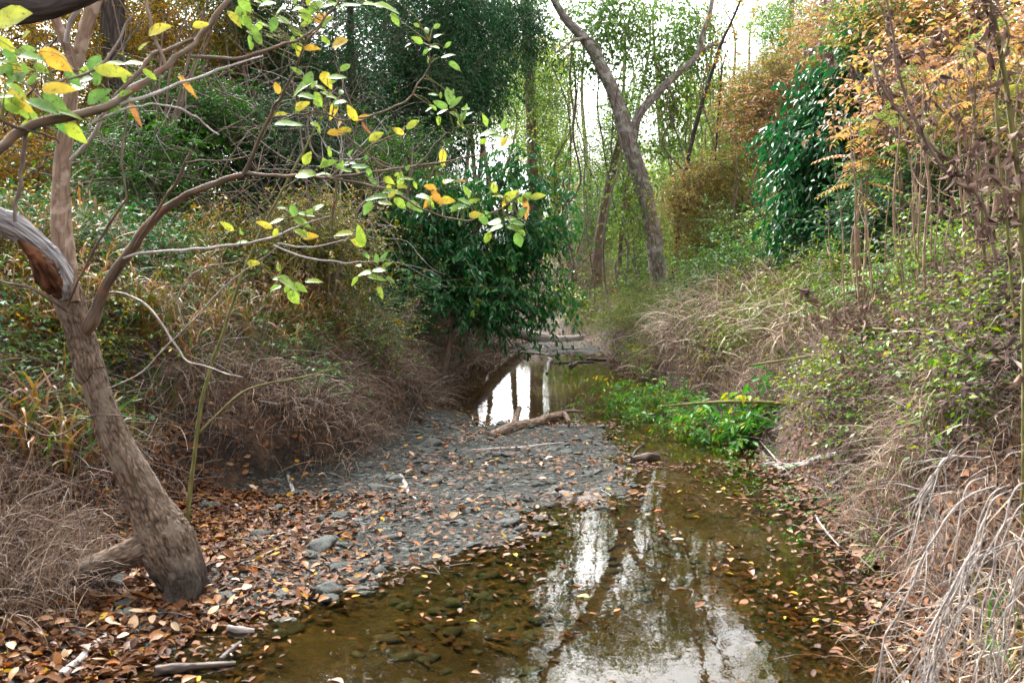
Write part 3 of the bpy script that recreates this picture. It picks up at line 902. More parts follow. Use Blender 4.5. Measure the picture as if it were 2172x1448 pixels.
# leaf positions read off the photograph: (px,py,colour 0 green..1 brown, length px, screen angle deg)
HL = '''905 62 .35 34 100;885 85 .38 36 150;932 75 .3 36 40;920 100 .35 32 160;950 118 .3 42 15;905 110 .35 30 200;953 205 .3 50 100;935 222 .33 38 150;967 217 .33 40 40;938 238 .35 34 200;968 243 .32 36 -20;980 248 .25 30 60;992 243 .28 30 20;
875 264 .62 44 30;845 278 .7 40 150;747 240 .72 44 120;770 248 .9 40 30;774 272 .95 44 -70;731 275 .74 36 170;716 262 .8 40 200;794 290 .62 36 40;939 335 .66 40 -90;861 377 .42 40 10;824 382 .55 34 -30;852 395 .66 32 -5;952 380 .72 42 50;978 382 .97 30 10;914 397 .85 36 160;926 418 .9 40 -60;909 428 .86 42 230;949 426 .74 46 -5;896 414 .4 44 10;833 405 .34 50 8;800 415 .3 56 175;816 430 .55 44 -5;879 437 .32 50 -20;985 428 .3 42 160;972 440 .28 42 190;1004 425 .5 34 30;
1009 455 .68 32 15;1056 417 .55 36 170;1084 415 .55 36 30;1116 418 .34 32 40;1140 415 .62 44 20;1117 440 .96 52 -75;1070 432 .85 24 -100;1050 472 .3 40 185;1082 462 .32 36 15;1096 470 .3 42 12;1092 482 .3 50 -4;1048 482 .32 46 190;1054 285 .4 46 10;1036 278 .38 44 170;1070 300 .72 26 60;766 500 .5 52 100;758 515 .6 36 150;799 548 .3 30 100;804 572 .32 50 8;772 576 .4 46 170;799 588 .45 56 -5;760 562 .6 34 160;739 345 .3 40 20;764 352 .28 40 10;735 362 .4 30 170;
690 165 .72 46 -60;640 180 .36 54 200;655 165 .33 46 80;652 200 .38 46 10;680 185 .4 40 -20;613 262 .36 70 5;595 242 .62 40 5;640 224 .66 38 30;668 262 .42 30 -10;708 232 .76 44 -100;712 280 .84 48 10;588 186 .85 40 100;715 165 .34 48 0;700 200 .38 44 -10;676 210 .42 40 -60;720 215 .4 40 20;
670 12 .36 60 60;645 28 .4 52 140;590 22 .32 56 -160;566 8 .34 44 10;600 44 .36 52 -20;628 66 .4 46 -30;630 18 .38 40 20;684 40 .86 44 15;676 66 .36 42 10;634 106 .66 32 -100;520 10 .36 42 -45;526 48 .36 46 -55;542 66 .36 40 -60;497 36 .62 48 -40;536 70 .4 34 -10;548 82 .38 36 -60;510 30 .36 40 -80;722 92 .85 52 8;700 10 .38 50 20;745 12 .36 50 5;790 8 .5 46 10;820 12 .4 60 -5;660 100 .8 40 10;
585 470 .58 42 200;562 476 .64 36 150;622 446 .27 36 110;650 456 .3 50 -10;640 470 .4 46 -20;655 500 .78 46 10;640 494 .45 44 -20;515 512 .34 36 170;482 480 .62 36 140;615 598 .38 60 -15;635 608 .4 50 -25;598 588 .38 44 160;610 610 .4 36 230;537 558 .6 36 5;695 345 .35 40 30;646 368 .45 60 5;688 366 .5 40 160;'''
HLO = '''25 40 .6 110 5;14 95 .55 70 -35;20 118 .3 60 -40;62 115 .32 66 5;112 122 .82 80 -25;20 132 .34 50 0;30 144 .62 80 10;240 152 .6 90 -10;282 132 .5 70 8;245 136 .4 60 -5;40 212 .74 90 -40;90 220 .27 90 -10;115 212 .27 80 -30;150 192 .45 90 5;155 166 .26 56 -40;190 168 .3 66 15;135 230 .5 96 5;205 202 .3 70 35;230 216 .3 60 -20;425 52 .6 46 20;332 60 .68 56 30;120 186 .76 80 5;30 225 .42 60 -30;60 240 .4 60 -40;10 205 .3 50 10;45 160 .3 50 100;70 168 .35 50 60;35 185 .45 60 -20;0 150 .3 50 30;
394 178 .97 70 -50;285 240 .98 70 -70;'''
def hero_leaves(txt, tws, root, depthoff=0.0, pull=.0):
    g = G()
    allp = np.concatenate(tws)
    apx = topx(allp)
    rows = [tuple(float(v) for v in s.split()) for s in txt.replace('\n', '').split(';') if s.strip()]
    sib = []
    for (px, py, c, Lp, an) in rows:
        if c < .6:
            for s_ in (1, -1):
                a = math.radians(an + s_ * rng.uniform(50, 80))
                if rng.random() < .6:
                    sib.append((px + math.cos(a) * Lp * .7, py - math.sin(a) * Lp * .55, c + rng.normal() * .06, Lp * rng.uniform(.5, .8), an + s_ * rng.uniform(35, 70)))
    for (px, py, c, Lp, an) in rows + sib:
        k = np.argmin((apx[:, 0] - px) ** 2 + (apx[:, 1] - py) ** 2)
        q = allp[k]
        d = q[1] + rng.normal() * .05
        ctr = at(px, py, d)
        L = Lp * d / FPX * rng.uniform(.72, 1.0)
        a = math.radians(an)
        ax = nrm(np.array([math.cos(a), rng.normal() * .35, math.sin(a)]))
        p0 = ctr - ax * L * .5
        # petiole curve from the twig
        mid = (q + p0) / 2 + np.array([0, 0, .012]) + rng.normal(size=3) * .006
        V, Q, tc = tubes(spath([q, mid, p0, p0 + ax * L * .1], 9), np.linspace(.0017, .0009, 9), 4)
        g.add(V, Q, rnd=.5, tc=tc, mi=1)
        flat = abs(math.sin(a)) < .35 and c < .6
        nm = np.array([rng.normal() * .3, -.55 if flat else -.9, .75 if flat else .35])
        leaves(g, p0[None], ax[None], nm[None], L, L * rng.uniform(.36, .62) * (.6 if c > .94 else 1), np.clip(c + rng.normal() * .03, 0, 1), det=3, fold=.12, curl=rng.uniform(-.05, .4) + (.3 if c > .9 else 0))
    build('foliage', g, [M['hero'], M['twig_green']], root)
hero_leaves(HL, [p for p in TW[5:]], HT)
hero_leaves(HLO, TWO, OB)

# --- thick limb in the upper left corner
o = thing('overhead_limb', 'thick dark furrowed limb crossing the upper left corner', 'branch', at(-200, 30, 3.6))
limb('bough', [(-220, 40, 3.6, 80), (-60, 28, 3.6, 66), (40, 20, 3.6, 58), (120, 8, 3.65, 50), (200, -20, 3.7, 44), (320, -90, 3.8, 36)], M['bark_dark'], o, S=36, n=90, rough=.1, fine=.06, seed=44)
OVER = o

# --- green sapling rising from the foot of the leaning tree
o = thing('slender_sapling', 'thin green-barked sapling rising bare beside the leaning trunk', 'sapling', (at(395, 1130, 4.62)[0], 4.62, hz(at(395, 1130, 4.62)[0], 4.62)))
limb('stem', [(394, 1135, 4.62, 10.4), (402, 1060, 4.6, 9.6), (413, 960, 4.58, 8.8), (424, 880, 4.56, 8.8), (430, 842, 4.55, 8.8), (450, 770, 4.55, 7.2), (470, 715, 4.55, 6.4), (510, 590, 4.55, 6.4), (548, 500, 4.55, 5.6), (600, 400, 4.55, 4.8), (655, 300, 4.55, 4.0), (700, 210, 4.55, 2.4)], M['twig_green'], o, S=10, n=80, seed=50., wob=.006)
limb('side_shoot', [(423, 918, 4.57, 4.8), (450, 890, 4.55, 4.8), (510, 835, 4.5, 4.8), (560, 815, 4.45, 4.0), (640, 800, 4.4, 4.0), (710, 782, 4.35, 3.2)], M['twig_green'], o, S=7, n=40, seed=51.)
limb('side_shoot', [(600, 400, 4.55, 3.2), (625, 385, 4.5, 3.2), (645, 372, 4.45, 1.6)], M['twig_green'], o, S=7, n=20, seed=52.)

# ---------------------------------------------------------------- logs, sticks and driftwood
def stick(name, label, cat, rows, mat, sub=(), rough=.16, fine=.06, S=14, n=60, seed=0., group=None, sit=None, cap=True, wob=0., part='stem'):
    """rows: (px,py,width_px,lift): each point dropped on the ground or water under its pixel, axis raised by radius*lift"""
    def pts(rr):
        P, R = [], []
        for px, py, wd, lift in rr:
            p = water_or_ground(px, py)
            r = wd * .5 * p[1] / FPX
            p[2] += lift if abs(lift) > 0.0001 else r * .55
            # keep pixel position for lifted points
            if lift:
                q = at(px, py, p[1])
                p = np.array([q[0], q[1], max(q[2], 0)])
            P.append(p)
            R.append(r)
        return np.array(P), np.array(R)
    P, R = pts(rows)
    if not sub:
        g = G()
        trunk(g, P, R, n=n, S=S, rough=rough, fine=fine, seed=seed, cap=cap, wob=wob)
        o = build(name, g, M[mat])
        origin_to(o, P[len(P) // 2] - [0, 0, R[len(P) // 2]])
        return tag(o, label, cat, group)
    o = thing(name, label, cat, P[len(P) // 2], group)
    g = G()
    trunk(g, P, R, n=n, S=S, rough=rough, fine=fine, seed=seed, cap=cap, wob=wob)
    build(part, g, M[mat], o)
    for k, rr in enumerate(sub):
        P, R = pts(rr)
        g = G()
        trunk(g, P, R, n=30, S=9, rough=rough, seed=seed + k + 1, cap=True)
        build('side_branch', g, M[mat], o)
    return o

stick('driftwood_log', 'cracked brown driftwood log across the gravel bar at the pool edge', 'log', [(1036, 930, 17, 0), (1065, 921, 22, 0), (1100, 910, 22, 0), (1140, 901, 20, 0), (1175, 894, 17, 0), (1198, 892, 13, 0), (1207, 903, 9, 0)], 'drift', sub=[[(1120, 898, 12, .05), (1160, 889, 9, .05), (1200, 886, 8, .05), (1242, 884, 5, .04)]], rough=.2, fine=.12, S=26, n=90, seed=60, part='log_body')
stick('stub', 'short pale snag standing in the shallows behind the driftwood log', 'stump', [(1090, 905, 14, 0), (1094, 892, 13, .08), (1101, 878, 11, .15)], 'drift', seed=61)
stick('stick', 'long pale stick lying across the grey gravel bar', 'stick', [(1000, 957, 6, 0), (1060, 955, 9, 0), (1110, 952, 8, 0), (1150, 946, 7, 0), (1195, 941, 5, 0)], 'drift_grey', seed=62)
stick('stick', 'curved dark stick lying on the left of the gravel bar', 'stick', [(850, 1012, 10, 0), (860, 1030, 9, 0), (867, 1048, 8, 0), (885, 1062, 5, 0)], 'drift_grey', seed=63)
stick('stick', 'grey stick resting on leaf litter right of the leaning tree foot', 'stick', [(538, 1152, 8, 0), (590, 1137, 9, 0), (650, 1122, 10, 0), (705, 1112, 10, 0), (752, 1104, 9, 0)], 'drift_grey', seed=64)
stick('stick', 'dark twig below the grey stick on leaf litter', 'stick', [(440, 1222, 6, 0), (510, 1198, 7, 0), (570, 1175, 8, 0), (620, 1155, 7, 0), (638, 1143, 4, 0)], 'wet_wood', seed=65)
stick('stick', 'bleached grey stick poking out of leaves in the lower left corner', 'stick', [(128, 1440, 22, 0), (165, 1408, 19, 0), (200, 1375, 15, 0), (222, 1350, 12, 0), (222, 1325, 10, 0), (240, 1285, 8, 0)], 'drift_grey', seed=66, rough=.2)
stick('stick', 'thin brown stick among leaves below the leaning tree', 'stick', [(215, 1425, 8, 0), (250, 1395, 9, 0), (300, 1365, 9, 0), (350, 1340, 8, 0), (420, 1322, 5, 0)], 'drift', seed=67)
stick('stick', 'black wet stick lying at the lower edge of the pool', 'stick', [(330, 1447, 22, 0), (380, 1440, 22, 0), (440, 1434, 16, 0), (500, 1431, 9, 0)], 'wet_wood', seed=68)
stick('stick', 'short dark stick half sunk near the leaf litter edge', 'stick', [(468, 1418, 11, 0), (490, 1398, 12, 0), (510, 1380, 8, 0)], 'wet_wood', seed=69)
stick('stick', 'flat grey wood piece floating beside the leaf litter', 'stick', [(484, 1350, 12, 0), (510, 1353, 16, 0), (540, 1358, 9, 0)], 'drift_grey', seed=70)
stick('branch_on_bank', 'crooked grey driftwood branch on leaves at the right pool edge', 'branch', [(1618, 1000, 17, .03), (1650, 997, 17, .03), (1690, 990, 17, .05), (1735, 975, 18, .06), (1782, 962, 16, .08)], 'drift_grey', sub=[[(1640, 996, 12, 0), (1655, 1008, 11, 0), (1668, 1018, 8, 0)], [(1630, 985, 8, .03), (1618, 968, 9, .05), (1608, 952, 5, .1)]], seed=71, part='main_stem')
stick('stick', 'dark broken stick on green seedlings right of the driftwood branch', 'stick', [(1755, 1034, 9, 0), (1785, 1015, 9, .02), (1800, 1002, 8, .04), (1815, 987, 8, .08)], 'drift_grey', seed=72)
stick('stick', 'dark twig crossing under the broken stick on the right shore', 'stick', [(1710, 1010, 6, 0), (1740, 1022, 7, 0), (1765, 1035, 6, 0)], 'wet_wood', seed=73)
stick('stick', 'long grey stick reaching from right bank into the near pool', 'stick', [(1782, 1158, 9, .01), (1840, 1142, 10, .02), (1900, 1124, 11, .03), (1950, 1110, 10, .05), (1992, 1100, 9, .08)], 'drift_grey', seed=74)
stick('stick', 'reddish twig floating below the long grey stick', 'stick', [(1790, 1164, 5, 0), (1850, 1170, 6, 0), (1920, 1176, 4, 0)], 'wet_wood', seed=75)
stick('stick', 'dark stick floating under the bleached dead branches', 'stick', [(1862, 1302, 7, 0), (1900, 1325, 10, 0), (1945, 1345, 12, 0), (1985, 1362, 9, 0)], 'wet_wood', seed=76)
stick('stick', 'brown half buried stick behind the bleached dead branches', 'stick', [(1985, 1288, 14, 0), (2060, 1300, 20, 0), (2130, 1312, 20, 0), (2200, 1322, 18, 0)], 'drift', seed=77)
stick('snag', 'dark knobbly snag rising from the middle pool', 'stump', [(1160, 815, 5, 0), (1163, 800, 8, .05), (1165, 785, 10, .1), (1170, 774, 8, .15), (1163, 766, 4, .2)], 'wet_wood', seed=78, rough=.35)
stick('snag', 'low dark stub beside the floating stick in the middle pool', 'stump', [(1210, 798, 9, 0), (1218, 791, 8, .04), (1222, 785, 5, .08)], 'wet_wood', seed=79, rough=.3)
stick('stick', 'thin stick floating across the middle pool', 'stick', [(1175, 786, 3, 0), (1210, 786, 4, 0), (1258, 783, 4, 0)], 'wet_wood', seed=80)
stick('stick', 'dark sunken stick under the bush at the far right pool edge', 'stick', [(1245, 774, 4, 0), (1275, 774, 6, 0), (1300, 772, 4, 0)], 'wet_wood', seed=81)
stick('stick', 'dark rotten wood lump in the shallows right of the gravel bar', 'log', [(1342, 982, 14, 0), (1368, 980, 20, 0), (1398, 982, 14, 0)], 'wet_wood', sub=[[(1340, 972, 4, .02), (1350, 958, 4, .05), (1366, 944, 3, .1)]], seed=82, rough=.3, part='wood_body')
stick('stick', 'weathered stick lying flat before the pale cracked mud', 'stick', [(1145, 1056, 6, 0), (1165, 1046, 7, 0), (1178, 1038, 4, 0)], 'drift', seed=83)
stick('stick', 'thin branched twig on the pale cracked mud', 'stick', [(1250, 1042, 4, 0), (1275, 1036, 5, 0), (1292, 1030, 3, 0)], 'drift_grey', sub=[[(1272, 1038, 3, 0), (1284, 1046, 3, 0), (1296, 1054, 2, 0)]], seed=84)
for k, (x0, y0, x1, y1, wd) in enumerate([(1052, 733, 1100, 742, 4), (1080, 748, 1150, 738, 5), (1105, 752, 1175, 758, 4), (1060, 744, 1105, 752, 4), (1150, 746, 1240, 741, 4), (1180, 752, 1260, 750, 4)]):
    stick('stick', 'dark stick in the debris bar before the fallen trunk', 'stick', [(x0, y0, wd * .7, 0), ((x0 + x1) / 2, (y0 + y1) / 2 - 2, wd, 0), (x1, y1, wd * .5, 0)], 'wet_wood', seed=90 + k, group='sticks caught in the far debris bar', S=8, n=24)
for k, (x0, y0, x1, y1, x2, y2) in enumerate([(420, 1068, 480, 1062, 565, 1118), (440, 1075, 500, 1080, 560, 1122), (610, 1010, 622, 1050, 612, 1092)]):
    stick('root', ['arched root lying over the dark hollow in the left bank', 'lower arched root lying over the dark hollow in the left bank', 'short pale root hanging from the left bank hollow'][k], 'root', [(x0, y0, 8, 0), (x1, y1, 9, .02), (x2, y2, 6, 0)], 'drift_grey', seed=110 + k)

# --- bleached dead branches on the lower right
DB = thing('dead_branch_spray', 'bleached white dead branches drooping from right bank into the pool', 'branch', at(2110, 1040, 3.0))
prim = [
    [(2112, 1030, 3.05, 3.9), (2060, 1050, 3.0, 4.7), (2010, 1100, 2.95, 4.7), (1955, 1190, 2.9, 5.3), (1915, 1270, 2.87, 5.0), (1880, 1350, 2.85, 4.7), (1856, 1470, 2.84, 3.6)],
    [(2098, 1080, 3.0, 5.3), (2050, 1190, 2.92, 6.0), (2010, 1270, 2.88, 6.0), (1970, 1340, 2.84, 5.0), (1935, 1400, 2.82, 4.2), (1910, 1480, 2.8, 3.2)],
    [(2092, 1130, 2.95, 5.7), (2040, 1220, 2.9, 6.0), (2000, 1320, 2.86, 5.3), (1980, 1400, 2.84, 4.7), (1960, 1490, 2.82, 3.6)],
    [(2100, 1215, 2.9, 3.6), (2040, 1285, 2.84, 4.2), (2000, 1350, 2.82, 4.2), (1975, 1420, 2.8, 3.9), (1960, 1490, 2.8, 3.2)],
    [(2190, 1100, 2.95, 2.4), (2140, 1220, 2.9, 3.2), (2110, 1290, 2.88, 3.2), (2100, 1380, 2.86, 2.9), (2104, 1480, 2.85, 2.2)],
    [(2190, 1240, 2.9, 2.4), (2120, 1310, 2.86, 3.2), (2080, 1390, 2.84, 3.2), (2062, 1480, 2.82, 2.4)],
    [(2190, 1290, 2.9, 2.9), (2172, 1350, 2.88, 3.2), (2160, 1480, 2.86, 2.9)],
    [(2195, 1130, 2.98, 2.2), (2120, 1160, 2.95, 2.4), (2055, 1190, 2.92, 2.2), (2020, 1240, 2.9, 1.8)],
]
dbp = []
dbo = []
for k, rows in enumerate(prim):
    dbp.append(limb('branch', rows, M['twig_white'], DB, S=9, n=50, rough=.12, seed=120 + k, wob=.012))
    dbo.append(LIMBO[-1])
for k in range(80):
    ib = k % 4 if k % 3 else k % len(dbp)
    b = dbp[ib]
    i0 = int(rng.integers(6, 46))
    p = b[i0]
    tg = nrm(b[min(i0 + 2, 49)] - b[i0])
    d = nrm(tg + rng.normal(size=3) * .42 + np.array([0, 0, -.12]))
    L = rng.uniform(.10, .36)
    c = p + d * L * .5 + rng.normal(size=3) * .018
    e = p + d * L + np.array([0, 0, -.08 * L]) + rng.normal(size=3) * .02
    g = G()
    trunk(g, [p, c, e], [.0016, .0012, .0006], n=16, S=6, rough=.1, seed=k * 1.3)
    build('twig', g, M['twig_white'], dbo[ib])
for k in range(16):
    x0, y0, d0 = rng.uniform(2040, 2200), rng.uniform(1010, 1230), rng.uniform(2.9, 3.15)
    x3 = x0 - rng.uniform(20, 190)
    w0 = rng.uniform(2.6, 5)
    q = limb('branch', [(x0 + 40, y0 - 25, d0 + .06, w0 * .8), (x0, y0, d0, w0), (x0 * .7 + x3 * .3 - 6, y0 + 110, d0 - .05, w0 * .9), (x0 * .35 + x3 * .65, y0 + 240, d0 - .09, w0 * .75), (x3, y0 + 390, d0 - .12, w0 * .4)], M['twig_white'], DB, S=6, n=36, rough=.1, seed=160 + k, wob=.014)
    for t in range(2):
        p = q[int(rng.integers(12, 30))]
        dd = nrm(np.array([-.25, -.1, -.7]) + rng.normal(size=3) * .35)
        g = G()
        L_ = rng.uniform(.1, .3)
        trunk(g, [p, p + dd * L_ * .5 + rng.normal(size=3) * .012, p + dd * L_], [.0013, .001, .0005], n=12, S=5, rough=.1, seed=t)
        build('twig', g, M['twig_white'], LIMBO[-1])
o = thing('dead_branch_spray', 'small bleached twig spray arching over the right pool edge', 'branch', at(2060, 966, 3.5))
q = limb('branch', [(2080, 972, 3.5, 4.3), (2040, 968, 3.45, 5.8), (2005, 975, 3.4, 7.2), (1985, 1010, 3.38, 7.2), (1960, 1055, 3.36, 6.5), (1945, 1095, 3.35, 4.3), (1937, 1140, 3.35, 2.2)], M['twig_white'], o, S=8, n=40, rough=.1, seed=140, wob=.006)
for k in range(26):
    i0 = int(rng.integers(9, 36))
    p = q[i0]
    d = nrm(nrm(q[i0 + 3] - q[i0]) * .7 + rng.normal(size=3) * .5)
    L = rng.uniform(.07, .26)
    g = G()
    trunk(g, [p, p + d * L * .5 + rng.normal(size=3) * .01, p + d * L + [0, 0, -.03]], [.0026, .002, .0009], n=10, S=5, rough=.05, seed=k)
    build('twig', g, M['twig_white'], LIMBO[-1])
# a few single bent reeds
def reed(label, rows, mat='twig_tan', cat='stalk', name='bent_stalk', group=None, part=None):
    g = G()
    P, R = pth(rows)
    trunk(g, P, R, n=40, S=7, rough=.05, seed=rows[0][0])
    o = build(name, g, M[mat])
    origin_to(o, P[0])
    return tag(o, label, cat, group)
reed('thin bleached reed leaning across the right of the near pool', [(1612, 935, 8.0, 3), (1660, 990, 7.2, 5), (1705, 1050, 6.5, 5), (1740, 1110, 5.6, 5), (1780, 1158, 5.1, 4)], 'twig_white')
reed('long yellow-green weed stalk bent along the right bank', [(2112, 772, 5.4, 10), (2040, 745, 5.9, 12), (1960, 722, 6.5, 12), (1880, 706, 7.1, 11), (1800, 690, 7.7, 9), (1742, 672, 8.2, 7)], 'twig_green')
reed('short green stalk standing on the right bank slope', [(1800, 872, 7.2, 12), (1785, 830, 7.25, 12), (1768, 790, 7.3, 10), (1755, 760, 7.3, 6)], 'twig_green')
reed('pale cane lying over the ragweed beside the pool', [(1790, 876, 7.9, 8), (1720, 865, 8.0, 7), (1650, 855, 8.1, 8), (1560, 852, 8.2, 8), (1480, 855, 8.4, 6), (1400, 862, 8.6, 3)], 'twig_green')
reed('thin yellow stem running across the upper right bank tangle', [(1590, 775, 8.6, 4), (1700, 758, 8.2, 6), (1800, 745, 7.8, 6), (1900, 735, 7.4, 5), (1990, 728, 7.2, 3)], 'twig_green')
# ================================================================ trees, shrubs, vines
def clusters(px, py, rx, rz, d, ry, n, gap=-.15, gs=.9, seed=0.0, shell=.0):
    """cluster centres in an ellipsoid given by its picture centre and real distance"""
    c = at(px, py, d)
    ex, ez = rx * d / FPX, rz * d / FPX
    out = []
    tot = 0
    for it in range(14):
        v = rdir(n * 2) * (rng.uniform(shell, 1, (n * 2, 1)) ** (1 / 2.6))
        p = c + v * np.array([ex, ry, ez])
        keep = fbm(p[:, 0] * gs + seed, p[:, 1] * gs, p[:, 2] * gs, 2) > gap
        p = p[keep]
        h = hgt(p[:, 0], p[:, 1], False)
        p = p[p[:, 2] > np.maximum(h, 0.03) + .04]
        out.append(p)
        tot += len(p)
        if tot >= n:
            break
    return np.concatenate(out)[:n]

def limbs(g, nodes, nrad, C, mi, up=.35, S=5, n=8, rmax=.03, taper=.012):
    """join every cluster to the nearest wood below it, nearest clusters first"""
    nodes = np.asarray(nodes, float)
    D = np.linalg.norm(C[:, None] - nodes[None], axis=-1).min(1)
    order = np.argsort(D)
    cap = len(nodes) + len(C) * 3
    buf = np.empty((cap, 3))
    buf[:len(nodes)] = nodes
    m = len(nodes)
    PP, RR = [], []
    for k in order:
        c = C[k]
        dv = c - buf[:m]
        dist = np.linalg.norm(dv, axis=1) + np.maximum(0, -dv[:, 2]) * 1.2
        j = int(np.argmin(dist))
        a = buf[j]
        L = np.linalg.norm(c - a)
        mid = (a + c) / 2 + np.array([0, 0, L * up * .3]) + rng.normal(size=3) * L * .10
        mid2 = a * .25 + c * .75 + np.array([0, 0, L * up * .2]) + rng.normal(size=3) * L * .06
        PP.append(spath([a, mid, mid2, c], n))
        r0 = min(rmax, .004 + taper * L)
        RR.append(np.linspace(r0, max(.0022, r0 * .35), n))
        buf[m] = mid
        buf[m + 1] = mid2
        buf[m + 2] = c
        m += 3
    if PP:
        V, Q, tc = tubes(np.array(PP), np.array(RR), S)
        g.add(V, Q, rnd=.5, tc=tc, mi=mi)

def plant(name, label, cat, trunks, crowns, lmat, bmat, L, W, nT=5, m=8, tl=.35, group=None, base=None, twmat='twig', spread=.15, up=.15, droop=.25, ldroop=.25, det=1, cvar=.25, cbase=.45, gap=-.15, gs=.9, rmax=.03, parts=('trunk', 'crown'), S=12, rough=.08, jit=.25, tr=.0022, flat=.7, dropz=None, lean=None, limb_up=.35, tn=50, k=1.0):
    """trunks: rows (px,py,depth,width_px), first row = foot (dropped to the ground);
    crowns: (px,py,rx,rz,depth,ry_m,n_leaves)"""
    ptsall, g = [], G()
    foot = None
    for tr_ in trunks:
        P, R = pth(tr_)
        if dropz is None:
            P[0, 2] = hz(P[0, 0], P[0, 1]) - .05
        if foot is None:
            foot = P[0].copy()
        pp, _ = trunk(g, P, R, n=tn, S=S, rough=rough, seed=tr_[0][0] * .13, wob=.015)
        ptsall.append(pp)
    nodes = np.concatenate(ptsall)
    root = thing(name, label, cat, foot if base is None else base, group)
    build(parts[0], g, M[bmat], root)
    g = G()
    Cs = [clusters(px, py, rx, rz, d, ry, max(3, int(n * k / (nT * m))), gap=gap, gs=gs, seed=px * .37) for (px, py, rx, rz, d, ry, n) in crowns]
    C = np.concatenate(Cs)
    if len(C):
        limbs(g, nodes, None, C, 1, rmax=rmax, up=limb_up)
        cr = np.clip(cbase + cvar * fbm(C[:, 0] * .8 + foot[0], C[:, 1] * .8, C[:, 2] * .8, 2) + rng.normal(size=len(C)) * cvar * .35, 0, 1)
        sprays(g, C, nT, tl, m, L, W, cr, 0, 1, spread=spread, up=up, droop=droop, ldroop=ldroop, det=det, jit=jit, tr=tr, flat=flat)
        build(parts[1], g, [M[lmat], M[twmat]], root)
    return root

def stems(px, d, n, h, spread, wd):
    """n stems from one foot; returns trunk rows"""
    out = []
    c = at(px, 560, d)
    z = hz(c[0], d)
    for k in range(n):
        a = rng.uniform(0, 6.28)
        e = spread * rng.uniform(.3, 1)
        rows = []
        for t in (0, .35, .7, 1.0):
            p = np.array([c[0] + math.cos(a) * e * t * t + .05 * math.cos(a), d + math.sin(a) * e * t * t, z + h * t * rng.uniform(.92, 1.05)])
            q = topx(p)
            rows.append((q[0], q[1], p[1], wd * (1 - .75 * t)))
        out.append(rows)
    return out

SH = ('stem', 'foliage')
# ---- canopy of the tree that carries the limb over the corner
g = G()
C = np.concatenate([np.stack([rng.uniform(-13, -1.6, 420), rng.uniform(2.5, 15, 420), rng.uniform(4.6, 8.5, 420)], -1)])
C = C[(C[:, 2] > 1.5 + .36 * C[:, 1] * (C[:, 0] > -9)) & (C[:, 0] < -1.2 - .05 * C[:, 1])]
wood = spath([at(-200, 30, 3.6), [-4.2, 3.9, 2.6], [-5, 5, 4.2], [-5.5, 7, 5.6], [-6, 10, 6.6], [-6.4, 13, 7.2]], 60)
trunk(g, wood[::6], np.linspace(.12, .03, 10), n=60, S=12, rough=.1, mi=1)
limbs(g, wood, None, C, 1, rmax=.05)
sprays(g, C, 8, .55, 9, .085, .04, np.clip(rng.normal(.5, .25, len(C)), 0, 1), 0, 1, spread=.3)
build('crown', g, [M['autumn'], M['bark_dark']], OVER)
# ---- left woods, far to near -------------------------------------------------
plant('tall_tree', 'tall dark furrowed trunk behind the leaning tree, crown of dusky ochre leaves', 'tree', [[(238, 560, 13, 60), (240, 400, 13, 52), (242, 200, 13, 50), (238, 0, 13, 48), (230, -250, 13, 40), (240, -700, 13, 20)]],
      [(180, 120, 260, 200, 14, 2.0, 15000), (120, -250, 380, 260, 14, 2.5, 9000), (90, 330, 150, 120, 14, 1.5, 6000)], 'autumn', 'bark_dark', .05, .028, cbase=.6, gap=-.05, S=18, k=2.2)
plant('tall_tree', 'second dark trunk right of the tall furrowed one, under ochre and green leaves', 'tree', [[(338, 540, 15, 40), (336, 300, 15, 34), (334, 100, 15, 32), (330, -200, 15, 26), (330, -600, 15, 12)]],
      [(400, 90, 200, 190, 16, 2.0, 13000), (380, -260, 300, 260, 16, 2.2, 7000)], 'autumn', 'bark_dark', .052, .03, cbase=.48, gap=-.05, k=2.2)
plant('tall_tree', 'slim grey trunk wrapped in dark vines in the left woods', 'tree', [[(512, 500, 16, 26), (520, 330, 16, 22), (510, 200, 16, 20), (495, 80, 16, 18), (470, -150, 16, 12)]],
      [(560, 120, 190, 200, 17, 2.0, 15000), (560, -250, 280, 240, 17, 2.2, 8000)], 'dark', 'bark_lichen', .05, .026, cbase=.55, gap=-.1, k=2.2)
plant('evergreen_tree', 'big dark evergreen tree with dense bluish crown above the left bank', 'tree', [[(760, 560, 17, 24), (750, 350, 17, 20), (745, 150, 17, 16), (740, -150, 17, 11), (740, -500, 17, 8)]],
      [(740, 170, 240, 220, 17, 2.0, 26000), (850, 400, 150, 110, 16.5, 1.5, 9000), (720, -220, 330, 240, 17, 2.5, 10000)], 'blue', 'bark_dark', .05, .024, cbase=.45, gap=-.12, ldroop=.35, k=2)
plant('cedar', 'grey-green drooping cedar left of the straight trunk', 'tree', [[(930, 600, 19, 18), (925, 400, 19, 15), (930, 200, 19, 12), (935, 0, 19, 10), (940, -300, 19, 5)]],
      [(910, 110, 190, 170, 19, 1.8, 30000), (900, -200, 220, 170, 19, 1.8, 12000), (880, 300, 120, 90, 19, 1.2, 6000)], 'blue', 'bark_brown', .075, .025, nT=5, m=14, tl=.5, droop=.6, ldroop=.6, cbase=.55, gap=-.15, twmat='twig', k=1.9, tr=.0018)
plant('cedar', 'dark cedar boughs hanging in front of the sky at top centre', 'tree', [[(1000, 590, 21, 12), (1020, 350, 21, 9), (1045, 100, 21, 7), (1040, -200, 21, 6)]],
      [(1050, 70, 120, 110, 21, 1.5, 11000), (1010, 200, 70, 90, 21, 1, 3500), (1060, -130, 150, 90, 21, 1.5, 4000)], 'dark', 'bark_brown', .075, .023, nT=5, m=14, tl=.55, droop=.7, ldroop=.6, cbase=.6, gap=.02, twmat='twig', k=1.6, tr=.0018)
